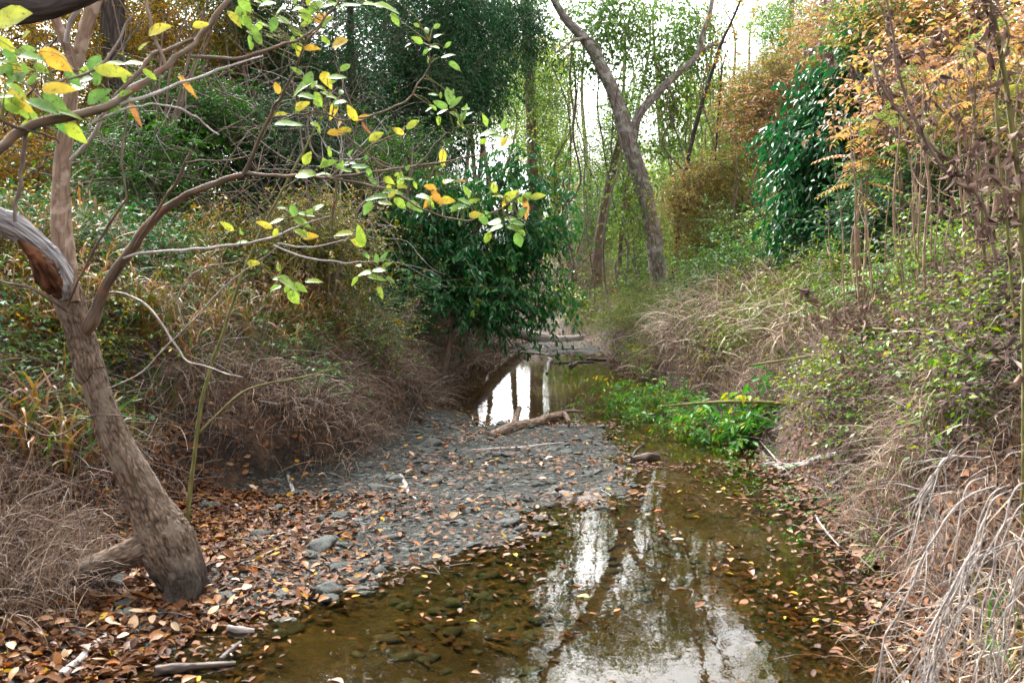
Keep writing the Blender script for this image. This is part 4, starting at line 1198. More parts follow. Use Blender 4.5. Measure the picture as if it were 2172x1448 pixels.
for k, (px, d, lab) in enumerate([(60, 20, 'slender dark tree deep in the woods at far left edge'), (420, 22, 'dusky tree deep in the woods between the furrowed trunks and vine-wrapped one'), (640, 24, 'shaded tree deep in the woods behind the big dark evergreen')]):
    plant('woodland_tree', lab, 'tree', [[(px, 500, d, 24), (px + 10, 200, d, 20), (px - 5, -300, d, 8)]], [(px, 150, 260, 260, d, 2.5, 15000), (px, 420, 240, 90, d, 2, 9000)], ['autumn', 'autumn', 'dark'][k], 'bark_dark', .075, .042, cbase=.5, gap=-.1, k=1.8)
plant('thicket', 'dark tangled thicket with ochre flecks behind the leaning tree', 'shrub', stems(110, 12, 6, 2.2, 1.2, 9), [(110, 400, 220, 110, 12, 1.3, 11000)], 'autumn', 'bark_dark', .045, .024, parts=SH, cbase=.5, gap=0.0, S=7, k=1.7)
plant('shrub', 'green leafy shrub behind the long bare limb on the left', 'shrub', stems(330, 10, 7, 2.6, 1.0, 9), [(350, 300, 180, 120, 10.4, 1.0, 9000), (300, 430, 120, 60, 10, .8, 3500)], 'mid', 'bark_brown', .05, .03, parts=SH, cbase=.35, cvar=.42, gap=-.02, S=7, k=1.8)
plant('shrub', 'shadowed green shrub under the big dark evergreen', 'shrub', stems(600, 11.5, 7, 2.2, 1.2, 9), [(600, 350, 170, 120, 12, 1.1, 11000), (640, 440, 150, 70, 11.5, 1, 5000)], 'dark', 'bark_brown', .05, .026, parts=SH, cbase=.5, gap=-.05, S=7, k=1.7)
plant('shrub', 'dark shrub flecked with rust leaves left of the glossy evergreen', 'shrub', stems(840, 12, 7, 2.0, 1.0, 8), [(830, 460, 150, 110, 12.3, 1.0, 9500), (880, 560, 100, 60, 12.2, .8, 4000)], 'smallyel', 'bark_brown', .045, .024, parts=SH, cbase=.42, gap=-.05, S=7, k=1.6)
plant('shrub', 'small-leaved shrub turning yellow above the dry grass bank', 'shrub', stems(690, 8.8, 9, 1.3, .9, 7), [(690, 590, 150, 120, 9, .7, 14000), (730, 700, 110, 50, 8.8, .4, 4000), (650, 490, 110, 60, 9.4, .6, 4500)], 'smallyel', 'bark_brown', .027, .014, tl=.25, parts=SH, cbase=.58, gap=-.1, S=6, m=10, k=1.4)
plant('shrub', 'low bluish-leaved bush on the bank below the yellowing shrub', 'shrub', stems(840, 10, 5, .7, .4, 6), [(830, 650, 70, 35, 10.3, .4, 1600), (880, 690, 40, 30, 11, .3, 600)], 'blue', 'bark_brown', .05, .013, tl=.2, parts=SH, cbase=.75, S=6)
# ---- the dark glossy evergreen leaning over the creek ------------------------
fe = plant('evergreen_tree', 'glossy dark evergreen overhanging the bend from the left bank', 'tree', [[(850, 660, 11.6, 22), (915, 610, 11.7, 20), (985, 590, 11.8, 16), (1060, 600, 11.9, 10), (1110, 630, 11.9, 5)], [(930, 605, 11.7, 14), (1000, 520, 11.8, 12), (1050, 420, 11.8, 9), (1080, 330, 11.8, 6), (1095, 262, 11.8, 3)]],
      [(985, 580, 135, 75, 11.8, .7, 3400), (1115, 570, 75, 85, 11.9, .6, 1800), (1050, 440, 110, 95, 11.8, .6, 2000), (1080, 310, 55, 60, 11.8, .4, 480), (950, 450, 80, 80, 12, .5, 1500), (1050, 640, 105, 38, 11.7, .5, 1500), (905, 540, 100, 60, 11.6, .5, 1700), (1140, 480, 80, 45, 11.9, .5, 700), (1165, 610, 38, 70, 11.9, .4, 560), (1150, 370, 75, 30, 11.8, .4, 220), (880, 470, 100, 60, 11.8, .5, 1300), (1095, 672, 70, 26, 11.7, .4, 420)], 'gloss', 'bark_brown', .085, .031, nT=4, m=9, tl=.34, parts=('trunk', 'crown'), cbase=.5, cvar=.38, gap=-.06, gs=1.3, droop=.5, ldroop=.75, det=2, spread=.09, S=12, rough=.09, tn=60)
ft = plant('fallen_tree', 'long pale fallen trunk bridging from left bank to the debris bar at the bend', 'log', [[(800, 600, 12.9, 26), (885, 608, 13.2, 27), (950, 636, 14.4, 27), (1010, 662, 16, 26), (1060, 690, 17.4, 25), (1110, 708, 18.6, 24), (1160, 720, 18.8, 22), (1210, 720, 18.9, 19), (1252, 713, 19, 15), (1275, 700, 19, 9)]],
      [(960, 640, 40, 14, 14.8, .2, 90)], 'gloss', 'drift_grey', .08, .03, nT=3, m=6, tl=.3, parts=('trunk', 'foliage'), S=18, rough=.1, tn=90, dropz=1)
# ---- centre -------------------------------------------------------------------
ct = plant('creekside_tree', 'grey lichen-patched trunk leaning left over the bend, forked high', 'tree', [
    [(1425, 700, 20, 62), (1412, 640, 20, 44), (1396, 570, 20, 37), (1386, 500, 20, 35), (1372, 430, 20, 34), (1352, 360, 20, 34), (1332, 295, 20, 33), (1315, 235, 20, 30), (1292, 175, 20, 27), (1262, 115, 20, 24), (1232, 75, 20, 22), (1200, 40, 20, 18), (1165, -20, 20, 14), (1120, -120, 20, 8)],
    [(1336, 310, 20, 18), (1352, 250, 20, 19), (1378, 215, 20, 17), (1412, 180, 20, 16), (1445, 150, 20, 14), (1478, 118, 20, 12), (1492, 70, 20, 12), (1508, 20, 20, 10), (1520, -60, 20, 7)],
    [(1478, 120, 20, 6), (1500, 100, 20, 7), (1540, 90, 20, 4)], [(1290, 165, 20, 6), (1262, 90, 20, 7), (1220, 85, 19.7, 6), (1182, 110, 19.5, 4), (1172, 95, 19.5, 2)]],
      [(1330, 70, 160, 110, 20.9, 1.0, 3400), (1450, 110, 120, 130, 20.9, 1.0, 2900), (1400, 250, 110, 90, 20.9, .8, 1500), (1345, 430, 50, 150, 20.3, .4, 900), (1240, 110, 60, 60, 20.4, .5, 500), (1420, -140, 60, 90, 20, 1, 600)], 'lime', 'bark_lichen', .075, .055, nT=4, m=5, tl=.5, cbase=.2, cvar=.35, gs=1.5, gap=.06, droop=.4, ldroop=.8, dropz=1, S=20, rough=.07, tn=90, k=1.5)
plant('straight_tree', 'straight slim brown trunk behind the glossy evergreen', 'tree', [[(1140, 600, 24, 30), (1136, 500, 24, 26), (1130, 350, 24, 23), (1124, 200, 24, 22), (1116, 60, 24, 20), (1110, -150, 24, 14), (1105, -400, 24, 6)]],
      [(1150, 270, 70, 110, 24, 1, 2600), (1130, 120, 60, 90, 24, 1, 1800), (1110, -60, 120, 110, 24, 1.5, 3500), (1180, 380, 60, 60, 24, .8, 1200)], 'lime', 'bark_brown', .07, .035, nT=5, m=7, cbase=.4, gap=-.05, S=14, k=1.8)
plant('leaning_pole_tree', 'dark slim trunk leaning right, left of the lichen-patched tree', 'tree', [[(1262, 600, 22, 26), (1270, 520, 22, 21), (1284, 430, 22, 19), (1302, 350, 22, 16), (1318, 270, 22, 11), (1330, 200, 22, 6)]],
      [(1290, 300, 70, 90, 22.5, .8, 1500)], 'lime', 'bark_brown', .06, .04, cbase=.35, nT=4, m=6, S=12, k=1.8)
plant('bare_pole', 'long thin bare pole slanting up right of the lichen-patched tree', 'tree', [[(1425, 540, 18.5, 9), (1450, 400, 18.5, 9), (1480, 250, 18.5, 9), (1520, 120, 18.5, 8), (1550, 50, 18.5, 6), (1580, -20, 18.5, 4)], [(1505, 180, 18.5, 3), (1530, 150, 18.3, 4), (1545, 135, 18.2, 2)]],
      [(1560, 40, 60, 70, 18.5, .6, 160), (1530, 110, 40, 60, 18.5, .5, 90)], 'autumn', 'bark_dark', .07, .045, nT=3, m=4, cbase=.7, S=8)
for k, (px, py, rx, rz, d, n, cb, h, lab) in enumerate([
    (1190, 400, 60, 150, 27, 3200, .45, 5.5, 'airy sapling with yellowing leaves right of the straight trunk'),
    (1255, 450, 80, 110, 29, 4200, .3, 4, 'bright green sapling in the gap below the white sky'),
    (1310, 480, 70, 100, 25, 3000, .25, 3.5, 'leafy green sapling between the two leaning trunks'),
    (1440, 430, 70, 170, 24, 3800, .3, 5.5, 'vine-hung green sapling behind the slanting bare pole'),
    (1520, 240, 70, 140, 26, 4200, .3, 7, 'tall pale green tree left of the orange foliage'),
    (1580, 420, 80, 110, 24, 3200, .55, 5, 'yellowing sapling under the orange foliage')]):
    plant('sapling', lab, 'sapling', stems(px, d, 4, h, .8, 7) , [(px, py, rx, rz, d, 1.3, n), (px, 570, rx * .8, 40, d, 1, n * .25)], 'lime', 'bark_brown', .06, .04, nT=5, m=6, tl=.4, parts=('stem', 'crown'), cbase=cb, gap=-.02, S=7, k=1.9)
plant('thicket', 'grey twiggy thicket with olive flecks left of the bend', 'shrub', stems(1210, 22.5, 9, 1.7, 1.6, 6), [(1215, 590, 75, 65, 22.5, 1.0, 3600)], 'autumn', 'twig', .05, .018, parts=SH, cbase=.45, gap=-.1, twmat='twig_grey', S=6, nT=7, m=5, tl=.6, k=1.5)
# far thin trunks seen against the sky
far = [(1045, 44), (1085, 36), (1160, 40), (1178, 34), (1215, 48), (1240, 40), (1298, 52), (1330, 38), (1352, 46), (1405, 42), (1465, 36), (1490, 44), (1545, 40), (1600, 38), (1640, 50), (985, 40), (900, 48), (820, 40)]
for k, (px, d) in enumerate(far):
    top = 260 - rng.uniform(0, 200) if not 1180 <= px <= 1290 else 420
    n = 1500 if not 1180 <= px <= 1290 else 700
    cols = .2 + .5 * rng.random()
    o = plant('slender_tree', 'slender far trunk with sparse yellow-green leaves, bright sky behind', 'tree', [[(px, 560, d, 13 + 5 * rng.random()), (px + rng.normal() * 10, 400, d, 11), (px + rng.normal() * 18, top, d, 5), (px + rng.normal() * 22, top - 90, d, 2)]],
          ([(px, 430, 65, 150, d, 1.8, n), (px, 545, 70, 45, d, 1.8, n * .5)] if not 950 < px < 1180 else [(px, 170, 60, 110, d, 1.8, n)]), 'lime', 'bark_brown', .10, .06, nT=4, m=6, tl=.6, cbase=cols, group='far slender trees against the sky', S=7, gap=0, k=2.8)

# far-off wood closing the view low behind the trees
n = 1500
p = np.stack([rng.uniform(-46, 46, n), rng.uniform(42, 62, n), rng.uniform(.8, 5.2, n) ** 1.0], -1)
q_ = topx(p)[:, 0]
p = p[((q_ < 940) | (q_ > 1150)) & (fbm(p[:, 0] * .3, p[:, 1] * .3, p[:, 2] * .5, 2) > -.25)]
g = G()
sprays(g, p, 5, 1.0, 8, .17, .10, np.clip(rng.normal(.35, .25, len(p)), 0, 1), spread=.45, tr=.006)
tag(build('far_woods', g, [M['lime'], M['bark_brown']]), 'far-off yellow-green wood glimpsed low between the trunks', kind='stuff')
# ---- right woods ---------------------------------------------------------------
plant('green_tree', 'tall yellow-green tree topping the orange foliage', 'tree', [[(1660, 560, 25, 24), (1665, 300, 25, 20), (1675, 80, 25, 14), (1690, -150, 25, 8)]],
      [(1690, 60, 130, 110, 25, 2.0, 15000), (1640, 230, 90, 120, 25, 1.8, 7000), (1760, -160, 200, 150, 25, 2, 6000)], 'lime', 'bark_brown', .07, .034, cvar=.36, gs=.6, cbase=.25, gap=-.05, k=1.6)
plant('orange_tree', 'rust-orange leaved tree at upper right', 'tree', [[(1720, 600, 18, 22), (1715, 400, 18, 18), (1730, 200, 18, 13), (1750, 0, 18, 6)], [(1715, 420, 18, 12), (1640, 280, 18, 8), (1600, 200, 18, 4)]],
      [(1740, 180, 130, 150, 18, 1.6, 13000), (1620, 260, 90, 130, 18, 1.5, 6500), (1820, 100, 140, 150, 18, 1.6, 10000), (1640, 400, 110, 90, 18, 1.4, 4500), (1880, -190, 260, 180, 18, 2.2, 7000)], 'orange', 'bark_brown', .065, .026, cvar=.42, gs=.65, cbase=.45, gap=.08, k=1.9)
plant('shrub', 'yellow and ochre leaved shrub beneath the orange tree', 'shrub', stems(1540, 17, 8, 2.4, 1.2, 7), [(1540, 420, 125, 110, 17, 1.4, 6500), (1490, 480, 80, 60, 17.5, 1, 1800), (1600, 520, 90, 50, 16.5, 1, 3500)], 'yorange', 'bark_brown', .05, .026, parts=SH, cvar=.42, gs=.8, cbase=.5, gap=.16, S=7, k=1.6)
plant('evergreen_tree', 'dark glossy evergreen standing before the orange tree on right bank', 'tree', [[(1765, 640, 12, 20), (1760, 500, 12, 17), (1770, 350, 12, 13), (1790, 200, 12, 7), (1800, 120, 12, 3)]],
      [(1760, 380, 95, 95, 12, .8, 3600), (1800, 200, 80, 80, 12, .7, 1700), (1720, 270, 60, 80, 12, .6, 1100), (1750, 500, 85, 70, 12, .7, 1500), (1700, 550, 50, 50, 12, .5, 500), (1830, 440, 70, 90, 12.2, .6, 1500)], 'gloss', 'bark_brown', .11, .042, nT=4, m=8, tl=.4, cbase=.45, cvar=.36, gs=1.1, gap=.02, droop=.5, ldroop=.75, det=2, spread=.12, tn=60, k=1.7)
plant('thicket', 'deep green thicket behind the pale stalks on the right', 'shrub', stems(1960, 10, 9, 2.2, 1.2, 9), [(1960, 470, 170, 130, 10.3, 1.1, 12000), (2100, 430, 120, 150, 9.6, .9, 6500), (1900, 580, 130, 60, 9.6, .9, 4000)], 'dark', 'bark_dark', .055, .03, parts=SH, cbase=.65, gap=-.08, S=8, k=1.6)
plant('orange_tree', 'brown and orange leaved tree at the upper right corner', 'tree', [[(2030, 640, 11, 26), (2035, 400, 11, 20), (2050, 200, 11, 14), (2070, -50, 11, 8)]],
      [(1990, 110, 190, 140, 11.5, 1.2, 11500), (2120, 240, 110, 150, 11, 1, 6500), (1930, 260, 110, 100, 11.5, .9, 4500), (1850, 90, 80, 110, 12, .8, 3000), (2050, -120, 230, 140, 11, 1.6, 5000)], 'orange', 'bark_brown', .075, .03, cvar=.42, gs=.7, cbase=.5, gap=.08, k=1.6)


for k, (px, py, rx, rz, d, n, mat, cb, lab) in enumerate([
    (1000, 190, 100, 130, 30, 10000, 'lime', .2, 'far green tree seen between cedar and glossy evergreen'),
    (1140, 230, 80, 140, 34, 9000, 'lime', .35, 'far yellowing tree right behind the straight trunk'),
    (1400, 330, 130, 200, 32, 17000, 'lime', .22, 'far green tree right behind the lichen-patched fork'),
    (1240, 480, 110, 90, 40, 7000, 'lime', .3, 'low far green tree under the white sky gap'),
    (1510, 360, 120, 200, 30, 13000, 'lime', .3, 'far green-yellow tree behind the slanting bare pole'),
    (840, 380, 110, 160, 28, 8000, 'mid', .3, 'far green tree filling the dusk behind the drooping cedar')]):
    plant('woodland_tree', lab, 'tree', [[(px, 560, d, 14), (px + 8, 400, d, 11), (px - 6, 200, d, 7), (px + 4, 60, d, 3)]], [(px, py, rx, rz, d, 2.0, n), (px, 555, rx, 40, d, 1.6, n * (.2 if px > 1180 or px < 900 else .01))], mat, 'bark_brown', .085, .05, nT=5, m=7, tl=.55, cbase=cb, gap=.0, S=8)
for k, (px, py, rx, rz, d, n, mat, cb, lab) in enumerate([
    (1640, 560, 140, 70, 13.5, 6000, 'mid', .4, 'green shrub on the right bank left of the dark evergreen'),
    (1900, 330, 130, 140, 14, 9000, 'mid', .4, 'bright green leafy shrub between the dark evergreen and brown tree'),
    (2080, 560, 130, 90, 7.5, 5000, 'lime', .25, 'light green bush behind the stalks near the right edge'),
    (2100, 330, 110, 170, 9, 5500, 'yorange', .45, 'yellowing tall bush behind the nearest dead weeds'),
    (1530, 575, 95, 45, 18, 4000, 'lime', .3, 'low green bush on far bank under the yellow shrub'),
    (1850, 600, 160, 60, 9.5, 5000, 'weed', .3, 'tangled weedy bush at foot of the dark evergreen')]):
    plant('shrub', lab, 'shrub', stems(px, d, 8, (600 - py + rz) * d / FPX, rx * d / FPX, 7), [(px, py, rx, rz, d, 1.0, n)], mat, 'bark_brown', .05, .026, parts=SH, nT=5, m=7, cbase=cb, gap=.0, S=7)

for k, (px, py, rx, rz, d, n, mat, cb, L_, lab) in enumerate([
    (760, 380, 160, 110, 13, 9000, 'mid', .15, .05, 'deep green shrub beneath the big evergreen, ochre flecks below it'),
    (940, 400, 90, 110, 14, 5500, 'dark', .8, .06, 'dark leafy shrub merging into the left of the glossy evergreen'),
    (1540, 600, 130, 50, 12.6, 3600, 'weed', .35, .055, 'weedy olive bush above the drooping tan tussocks'),
    (1275, 630, 80, 35, 20.5, 3000, 'weed', .3, .075, 'olive brush left of the foot of the lichen-patched trunk'),
    (1930, 180, 150, 120, 9.5, 2000, 'orange', .72, .075, 'pinkish orange sprays of dying leaves above the thin stalks'),
    (1890, 400, 90, 120, 11.2, 3600, 'mid', .45, .06, 'mixed green shrub right of the dark evergreen behind thin stalks'),
    (1700, 420, 70, 110, 14, 2600, 'yorange', .4, .055, 'yellow-green shrub showing at the left of the dark evergreen'),
    (2110, 120, 100, 110, 8.5, 1900, 'orange', .5, .07, 'golden orange leafy top in the upper right corner')]):
    plant('shrub', lab, 'shrub', stems(px, d, 8, (600 - py + rz) * d / FPX, rx * d / FPX, 7), [(px, py, rx, rz, d, 1.0, n)], mat, 'bark_brown', L_, L_ * .5, parts=SH, nT=5, m=7, cbase=cb, cvar=.4, gap=.02, gs=1.2, S=7)

# ---- pinnate, fern-like leaves (sumac) -----------------------------------------
def pinnate(g, p, d, L, pairs, ll, lw, rnd, droop=.25, mi_l=0, mi_t=1):
    n = 9
    t = np.linspace(0, 1, n)[:, None]
    d = nrm(d)
    P = p + d * L * t + np.array([0, 0, -droop * L]) * t * t
    V, Q, tc = tubes(P, np.linspace(.0022, .0009, n), 4)
    g.add(V, Q, rnd=.5, tc=tc, mi=mi_t)
    u = np.linspace(.18, .98, pairs)
    for s in (1, -1):
        pos = np.stack([np.interp(u, t[:, 0], P[:, k]) for k in range(3)], -1)
        tg = nrm(np.stack([np.interp(u, t[:, 0], np.gradient(P[:, k])) for k in range(3)], -1))
        sd = nrm(np.cross(tg, [0.02, 0.03, 1.0])) * s
        ax = nrm(sd * .9 + tg * .35 + np.array([0, 0, -.25]) + rdir(pairs) * .12)
        sc = np.sin(np.pi * (u * .75 + .18)) * .6 + .45
        leaves(g, pos, ax, np.array([[0, 0, 1.]]) + rdir(pairs) * .25, ll * sc, lw * sc, np.clip(rnd + rng.normal(size=pairs) * .07, 0, 1), mi=mi_l, det=2)

def sumac(label, px, d, tops, nl, mat='orange', LL=.34, cb=.3, wd=9, group=None):
    c = at(px, 560, d)
    foot = np.array([c[0], d, hz(c[0], d)])
    root = thing('sumac', label, 'shrub', foot, group)
    g, gl = G(), G()
    for (tx, ty, td, col) in tops:
        e = at(tx, ty, td)
        P = spath([foot, foot * .6 + e * .4 + rng.normal(size=3) * .05, foot * .25 + e * .75 + rng.normal(size=3) * .04, e], 30)
        R = np.linspace(wd * .5 * d / FPX, .003, 30)
        V, Q, tc = tubes(P, R, 8)
        g.add(V, Q, rnd=.5, tc=tc)
        for k in range(nl):
            u = 1 - .35 * rng.random() ** 1.5
            p = P[int(u * 29)]
            a = rng.uniform(0, 6.28)
            pinnate(gl, p, np.array([math.cos(a), math.sin(a), rng.uniform(-.1, .6)]), LL * rng.uniform(.7, 1.2), 9, LL * .22, LL * .06, np.clip(col + rng.normal() * .08, 0, 1), droop=rng.uniform(.2, .6))
    build('stem', g, M['twig_tan'], root)
    build('foliage', gl, [M[mat], M['twig_tan']], root)
    return root
sumac('sumac with bright yellow feathery leaves near upper right corner', 2080, 7.2, [(2110, 80, 7, .5), (2160, 110, 7.2, .35), (2060, 110, 7.2, .55), (2100, 40, 7, .2)], 9)
sumac('sumac with half green, half yellow feathery leaves before the brown tree', 1920, 8, [(1925, 150, 8, .2), (1970, 130, 8, .4), (1900, 130, 8, .12)], 9)
sumac('sumac with green and yellow feathery leaves beside the right evergreen', 1830, 8.5, [(1820, 250, 8.5, .4), (1850, 230, 8.5, .12), (1845, 320, 8.5, .08), (1810, 275, 8.4, .55)], 8)
sumac('small green feathery-leaved sumac at foot of the pale stalks', 1870, 7.6, [(1850, 560, 7.6, .05), (1880, 530, 7.5, .06), (1835, 600, 7.6, .03)], 5, LL=.3, cb=.1)
sumac('green feathery-leaved sumac at the right edge of the bank', 2150, 6, [(2165, 540, 6, .04), (2140, 600, 6, .06), (2180, 480, 6, .1)], 5, LL=.3)

# ---- pale bare stalks on the right bank -------------------------------------------
stalks = [(1840, 640, 1815, 430, 1800, 250, 7.0, 9), (1862, 640, 1838, 480, 1826, 380, 7.2, 7), (1958, 650, 1940, 480, 1935, 300, 7.0, 8), (1985, 640, 1968, 400, 1938, 200, 6.6, 13), (1990, 640, 1975, 420, 1960, 270, 6.8, 8), (2040, 690, 2038, 400, 2030, 180, 6.2, 12), (2048, 650, 2044, 480, 2038, 330, 6.6, 7), (2110, 640, 2112, 400, 2120, 180, 6.2, 8), (2140, 640, 2150, 350, 2158, 150, 6.0, 8), (1882, 640, 1880, 500, 1886, 380, 7.4, 5), (1920, 650, 1912, 540, 1900, 430, 7.2, 5), (2085, 650, 2078, 430, 2072, 260, 6.4, 6), (1800, 640, 1785, 470, 1768, 330, 7.6, 6), (2010, 660, 2022, 430, 2040, 230, 6.4, 6), (1970, 660, 1990, 450, 2004, 300, 6.9, 6), (2120, 640, 2096, 420, 2060, 250, 6.0, 6), (1900, 640, 1924, 480, 1960, 330, 7.3, 5), (2160, 650, 2140, 480, 2126, 330, 5.8, 7), (1780, 640, 1760, 520, 1752, 420, 8, 5), (2066, 660, 2064, 330, 2050, 60, 6.3, 9), (1946, 650, 1956, 350, 1958, 90, 7, 8)]
for k, (x0, y0, x1, y1, x2, y2, d, wd) in enumerate(stalks):
    f = at(x0, y0, d)
    f[2] = hz(f[0], d) - .03
    e1, e2 = at(x1, y1, d), at(x2, y2, d)
    o = thing('pale_stalk', 'thin pale bare stalk standing on right bank before the green thicket', 'stalk', f, 'pale bare stalks on the right bank')
    g = G()
    wd *= .55
    trunk(g, [f, (f + e1) / 2 + rng.normal(size=3) * .02, e1, e2], [wd * .5 * d / FPX, wd * .45 * d / FPX, wd * .38 * d / FPX, wd * .15 * d / FPX], n=50, S=8, rough=.08, wob=.015, seed=k)
    st = build('stem', g, M['twig_tan'], o)
    for j in range(5):
        u = rng.uniform(.35, .95)
        p = f * (1 - u) ** 2 + 2 * u * (1 - u) * e1 + u * u * e2
        dd = nrm(rng.normal(size=3) * [1, 1, .3] + [0, 0, .7])
        P = spath([p, p + dd * .12, p + dd * .26 + [0, 0, .05]], 8)
        V, Q, tc = tubes(P, np.linspace(.0028, .001, 8), 4)
        build('twig', G().add(V, Q, rnd=.5, tc=tc), M['twig_tan'], st)

# ---- tall dead weeds with withered hanging leaves -------------------------------------
def dead_weed(label, rows, n, L=.09, mat='twig_green', group=None, side=0):
    P0, R0 = pth(rows)
    P0[0, 2] = hz(P0[0, 0], P0[0, 1]) - .02
    root = thing('dead_weed', label, 'weed', P0[0], group)
    g = G()
    P, R = trunk(g, P0, R0, n=60, S=9, rough=.06, seed=rows[0][0], wob=.01)
    tw = []
    for k in range(side):
        i = int(rng.integers(18, 56))
        d = nrm(rng.normal(size=3) * [1, .8, .3] + [0, 0, .8])
        Lb = rng.uniform(.2, .55)
        b = spath([P[i], P[i] + d * Lb * .5, P[i] + d * Lb + [0, 0, .1 * Lb]], 12)
        V, Q, tc = tubes(b, np.linspace(.003, .0012, 12), 5)
        g.add(V, Q, rnd=.5, tc=tc)
        tw.append(b)
    build('stem', g, M[mat], root)
    g = G()
    pool = np.concatenate([P[12:]] + [t for t in tw] + [t for t in tw])
    idx = rng.integers(0, len(pool), n)
    pos = pool[idx] + rng.normal(size=(n, 3)) * .012
    ax = nrm(rng.normal(size=(n, 3)) * [.6, .6, .35] + [0, 0, -.8])
    leaves(g, pos, ax, rdir(n), L * rng.uniform(.4, 1.3, n), L * .4 * rng.uniform(.5, 1.2, n), np.clip(rng.normal(.45, .25, n), 0, 1), det=3, fold=.55, curl=.5)
    build('foliage', g, M['withered'], root)
    return root
dead_weed('nearest dead weed with dark shrivelled leaves at the right edge', [(2185, 760, 3.9, 12), (2172, 500, 3.8, 13), (2150, 300, 3.75, 12), (2125, 120, 3.7, 11), (2098, -20, 3.65, 9), (2070, -140, 3.6, 6)], 230, L=.055, side=6)
dead_weed('reddish dead weed stem slanting across the green thicket', [(2150, 560, 5.2, 7), (2090, 450, 5.2, 8), (2020, 380, 5.2, 8), (1960, 290, 5.2, 8), (1915, 180, 5.2, 7), (1890, 60, 5.2, 5), (1860, -60, 5.2, 3)], 170, L=.06, mat='bark_brown', side=8)
dead_weed('dead weed stem slanting below the reddish one', [(2130, 470, 5.6, 6), (2050, 400, 5.6, 7), (1980, 310, 5.6, 7), (1920, 250, 5.6, 6), (1870, 180, 5.6, 4), (1850, 120, 5.6, 3)], 140, L=.06, mat='bark_brown', side=7)
dead_weed('thin dead weed leaning out of the upper right corner', [(2172, 700, 4.6, 6), (2130, 420, 4.6, 7), (2110, 200, 4.6, 6), (2140, 60, 4.6, 5), (2050, -40, 4.6, 3)], 140, L=.055, side=7)
dead_weed('dark dead weed at the back of right bank crest', [(2100, 640, 5.4, 9), (2085, 500, 5.4, 8), (2075, 350, 5.4, 7), (2060, 220, 5.4, 4)], 120, L=.06, side=7)
dead_weed('drooping dead weed with blackened leaves over the right bank tangle', [(2060, 800, 5.4, 8), (1980, 740, 5.9, 8), (1880, 700, 6.4, 7), (1790, 690, 6.9, 5)], 100, L=.08, side=6)
dead_weed('low dead weed with curled grey leaves on the right bank slope', [(1900, 820, 6.4, 7), (1860, 760, 6.5, 6), (1840, 700, 6.6, 5), (1830, 660, 6.6, 3)], 70, L=.07, side=5)
dead_weed('dead weed bending left above the driftwood branch', [(1930, 900, 5.8, 7), (1900, 850, 5.9, 6), (1850, 800, 6.0, 5), (1800, 790, 6.1, 3)], 80, L=.06, side=6)

# ---- ragweed leaning over the pool -----------------------------------------------------
def ragweed(label, foot, tips, n, L, mat='rag', group=None, det=2, stemr=.005):
    P0 = water_or_ground(*foot)
    root = thing('leafy_weed', label, 'weed', P0, group)
    g, gl = G(), G()
    for (tx, ty, td) in tips:
        e = at(tx, ty, td)
        e[2] = max(e[2], hz(e[0], e[1]) + .05, .04)
        mid = (P0 + e) / 2 + [0, 0, .05] + rng.normal(size=3) * .05
        P = spath([P0, mid, e], 24)
        V, Q, tc = tubes(P, np.linspace(stemr, .0014, 24), 6)
        g.add(V, Q, rnd=.5, tc=tc)
        C = P[rng.integers(6, 24, max(2, n // 24))] + rng.normal(size=(max(2, n // 24), 3)) * .06
        C[:, 2] = np.maximum(C[:, 2], .05)
        sprays(gl, C, 3, .2, 6, L, L * .36, np.clip(rng.normal(.5, .2, len(C)), 0, 1), spread=.05, up=.1, droop=.3, ldroop=.45, det=det)
    build('stem', g, M['twig_green'], root)
    build('foliage', gl, [M[mat], M['twig_green']], root)
    return root
ragweed('broad-leaved green weed drooping over the pool at right', (1640, 900), [(1560, 865, 8.4), (1500, 880, 8.5), (1590, 890, 8.3), (1540, 900, 8.2), (1470, 870, 8.7), (1610, 870, 8.4), (1440, 885, 8.8), (1580, 905, 8.1), (1520, 910, 8.2)], 75, .10)
ragweed('fine willowy green weed reaching left over the middle pool', (1480, 850), [(1255, 815, 10.2), (1230, 865, 10), (1300, 840, 10), (1280, 880, 9.6), (1340, 830, 10.5), (1360, 900, 9.2), (1400, 860, 9.6), (1320, 905, 9.2), (1420, 925, 8.8), (1270, 840, 10.3), (1380, 910, 9), (1450, 900, 9), (1340, 870, 9.6), (1230, 880, 9.9), (1290, 860, 9.9), (1310, 890, 9.4), (1250, 850, 10.2)], 150, .055, mat='rag')
ragweed('green weed fringe at the water edge under the broad-leaved weed', (1560, 930), [(1430, 925, 8.4), (1480, 930, 8.3), (1540, 935, 8.2), (1400, 905, 8.7), (1600, 940, 8.1), (1460, 915, 8.5), (1510, 915, 8.3), (1350, 900, 9), (1620, 915, 8.2)], 130, .06)
ragweed('bright leafy weed trailing off the bank into the far pool', (1420, 770), [(1350, 780, 14), (1330, 760, 14.6), (1300, 745, 15.5), (1380, 800, 13), (1400, 760, 13.6), (1290, 720, 16.6), (1370, 760, 14.4), (1330, 730, 15.6), (1430, 740, 13.2)], 130, .065, mat='weed')
o = ragweed('spray of broad blue-green leaves hanging before the glossy evergreen', (760, 640), [(950, 570, 10.5), (1000, 590, 10.6), (1050, 610, 10.6), (930, 600, 10.4)], 40, .09, mat='blue', stemr=.004)

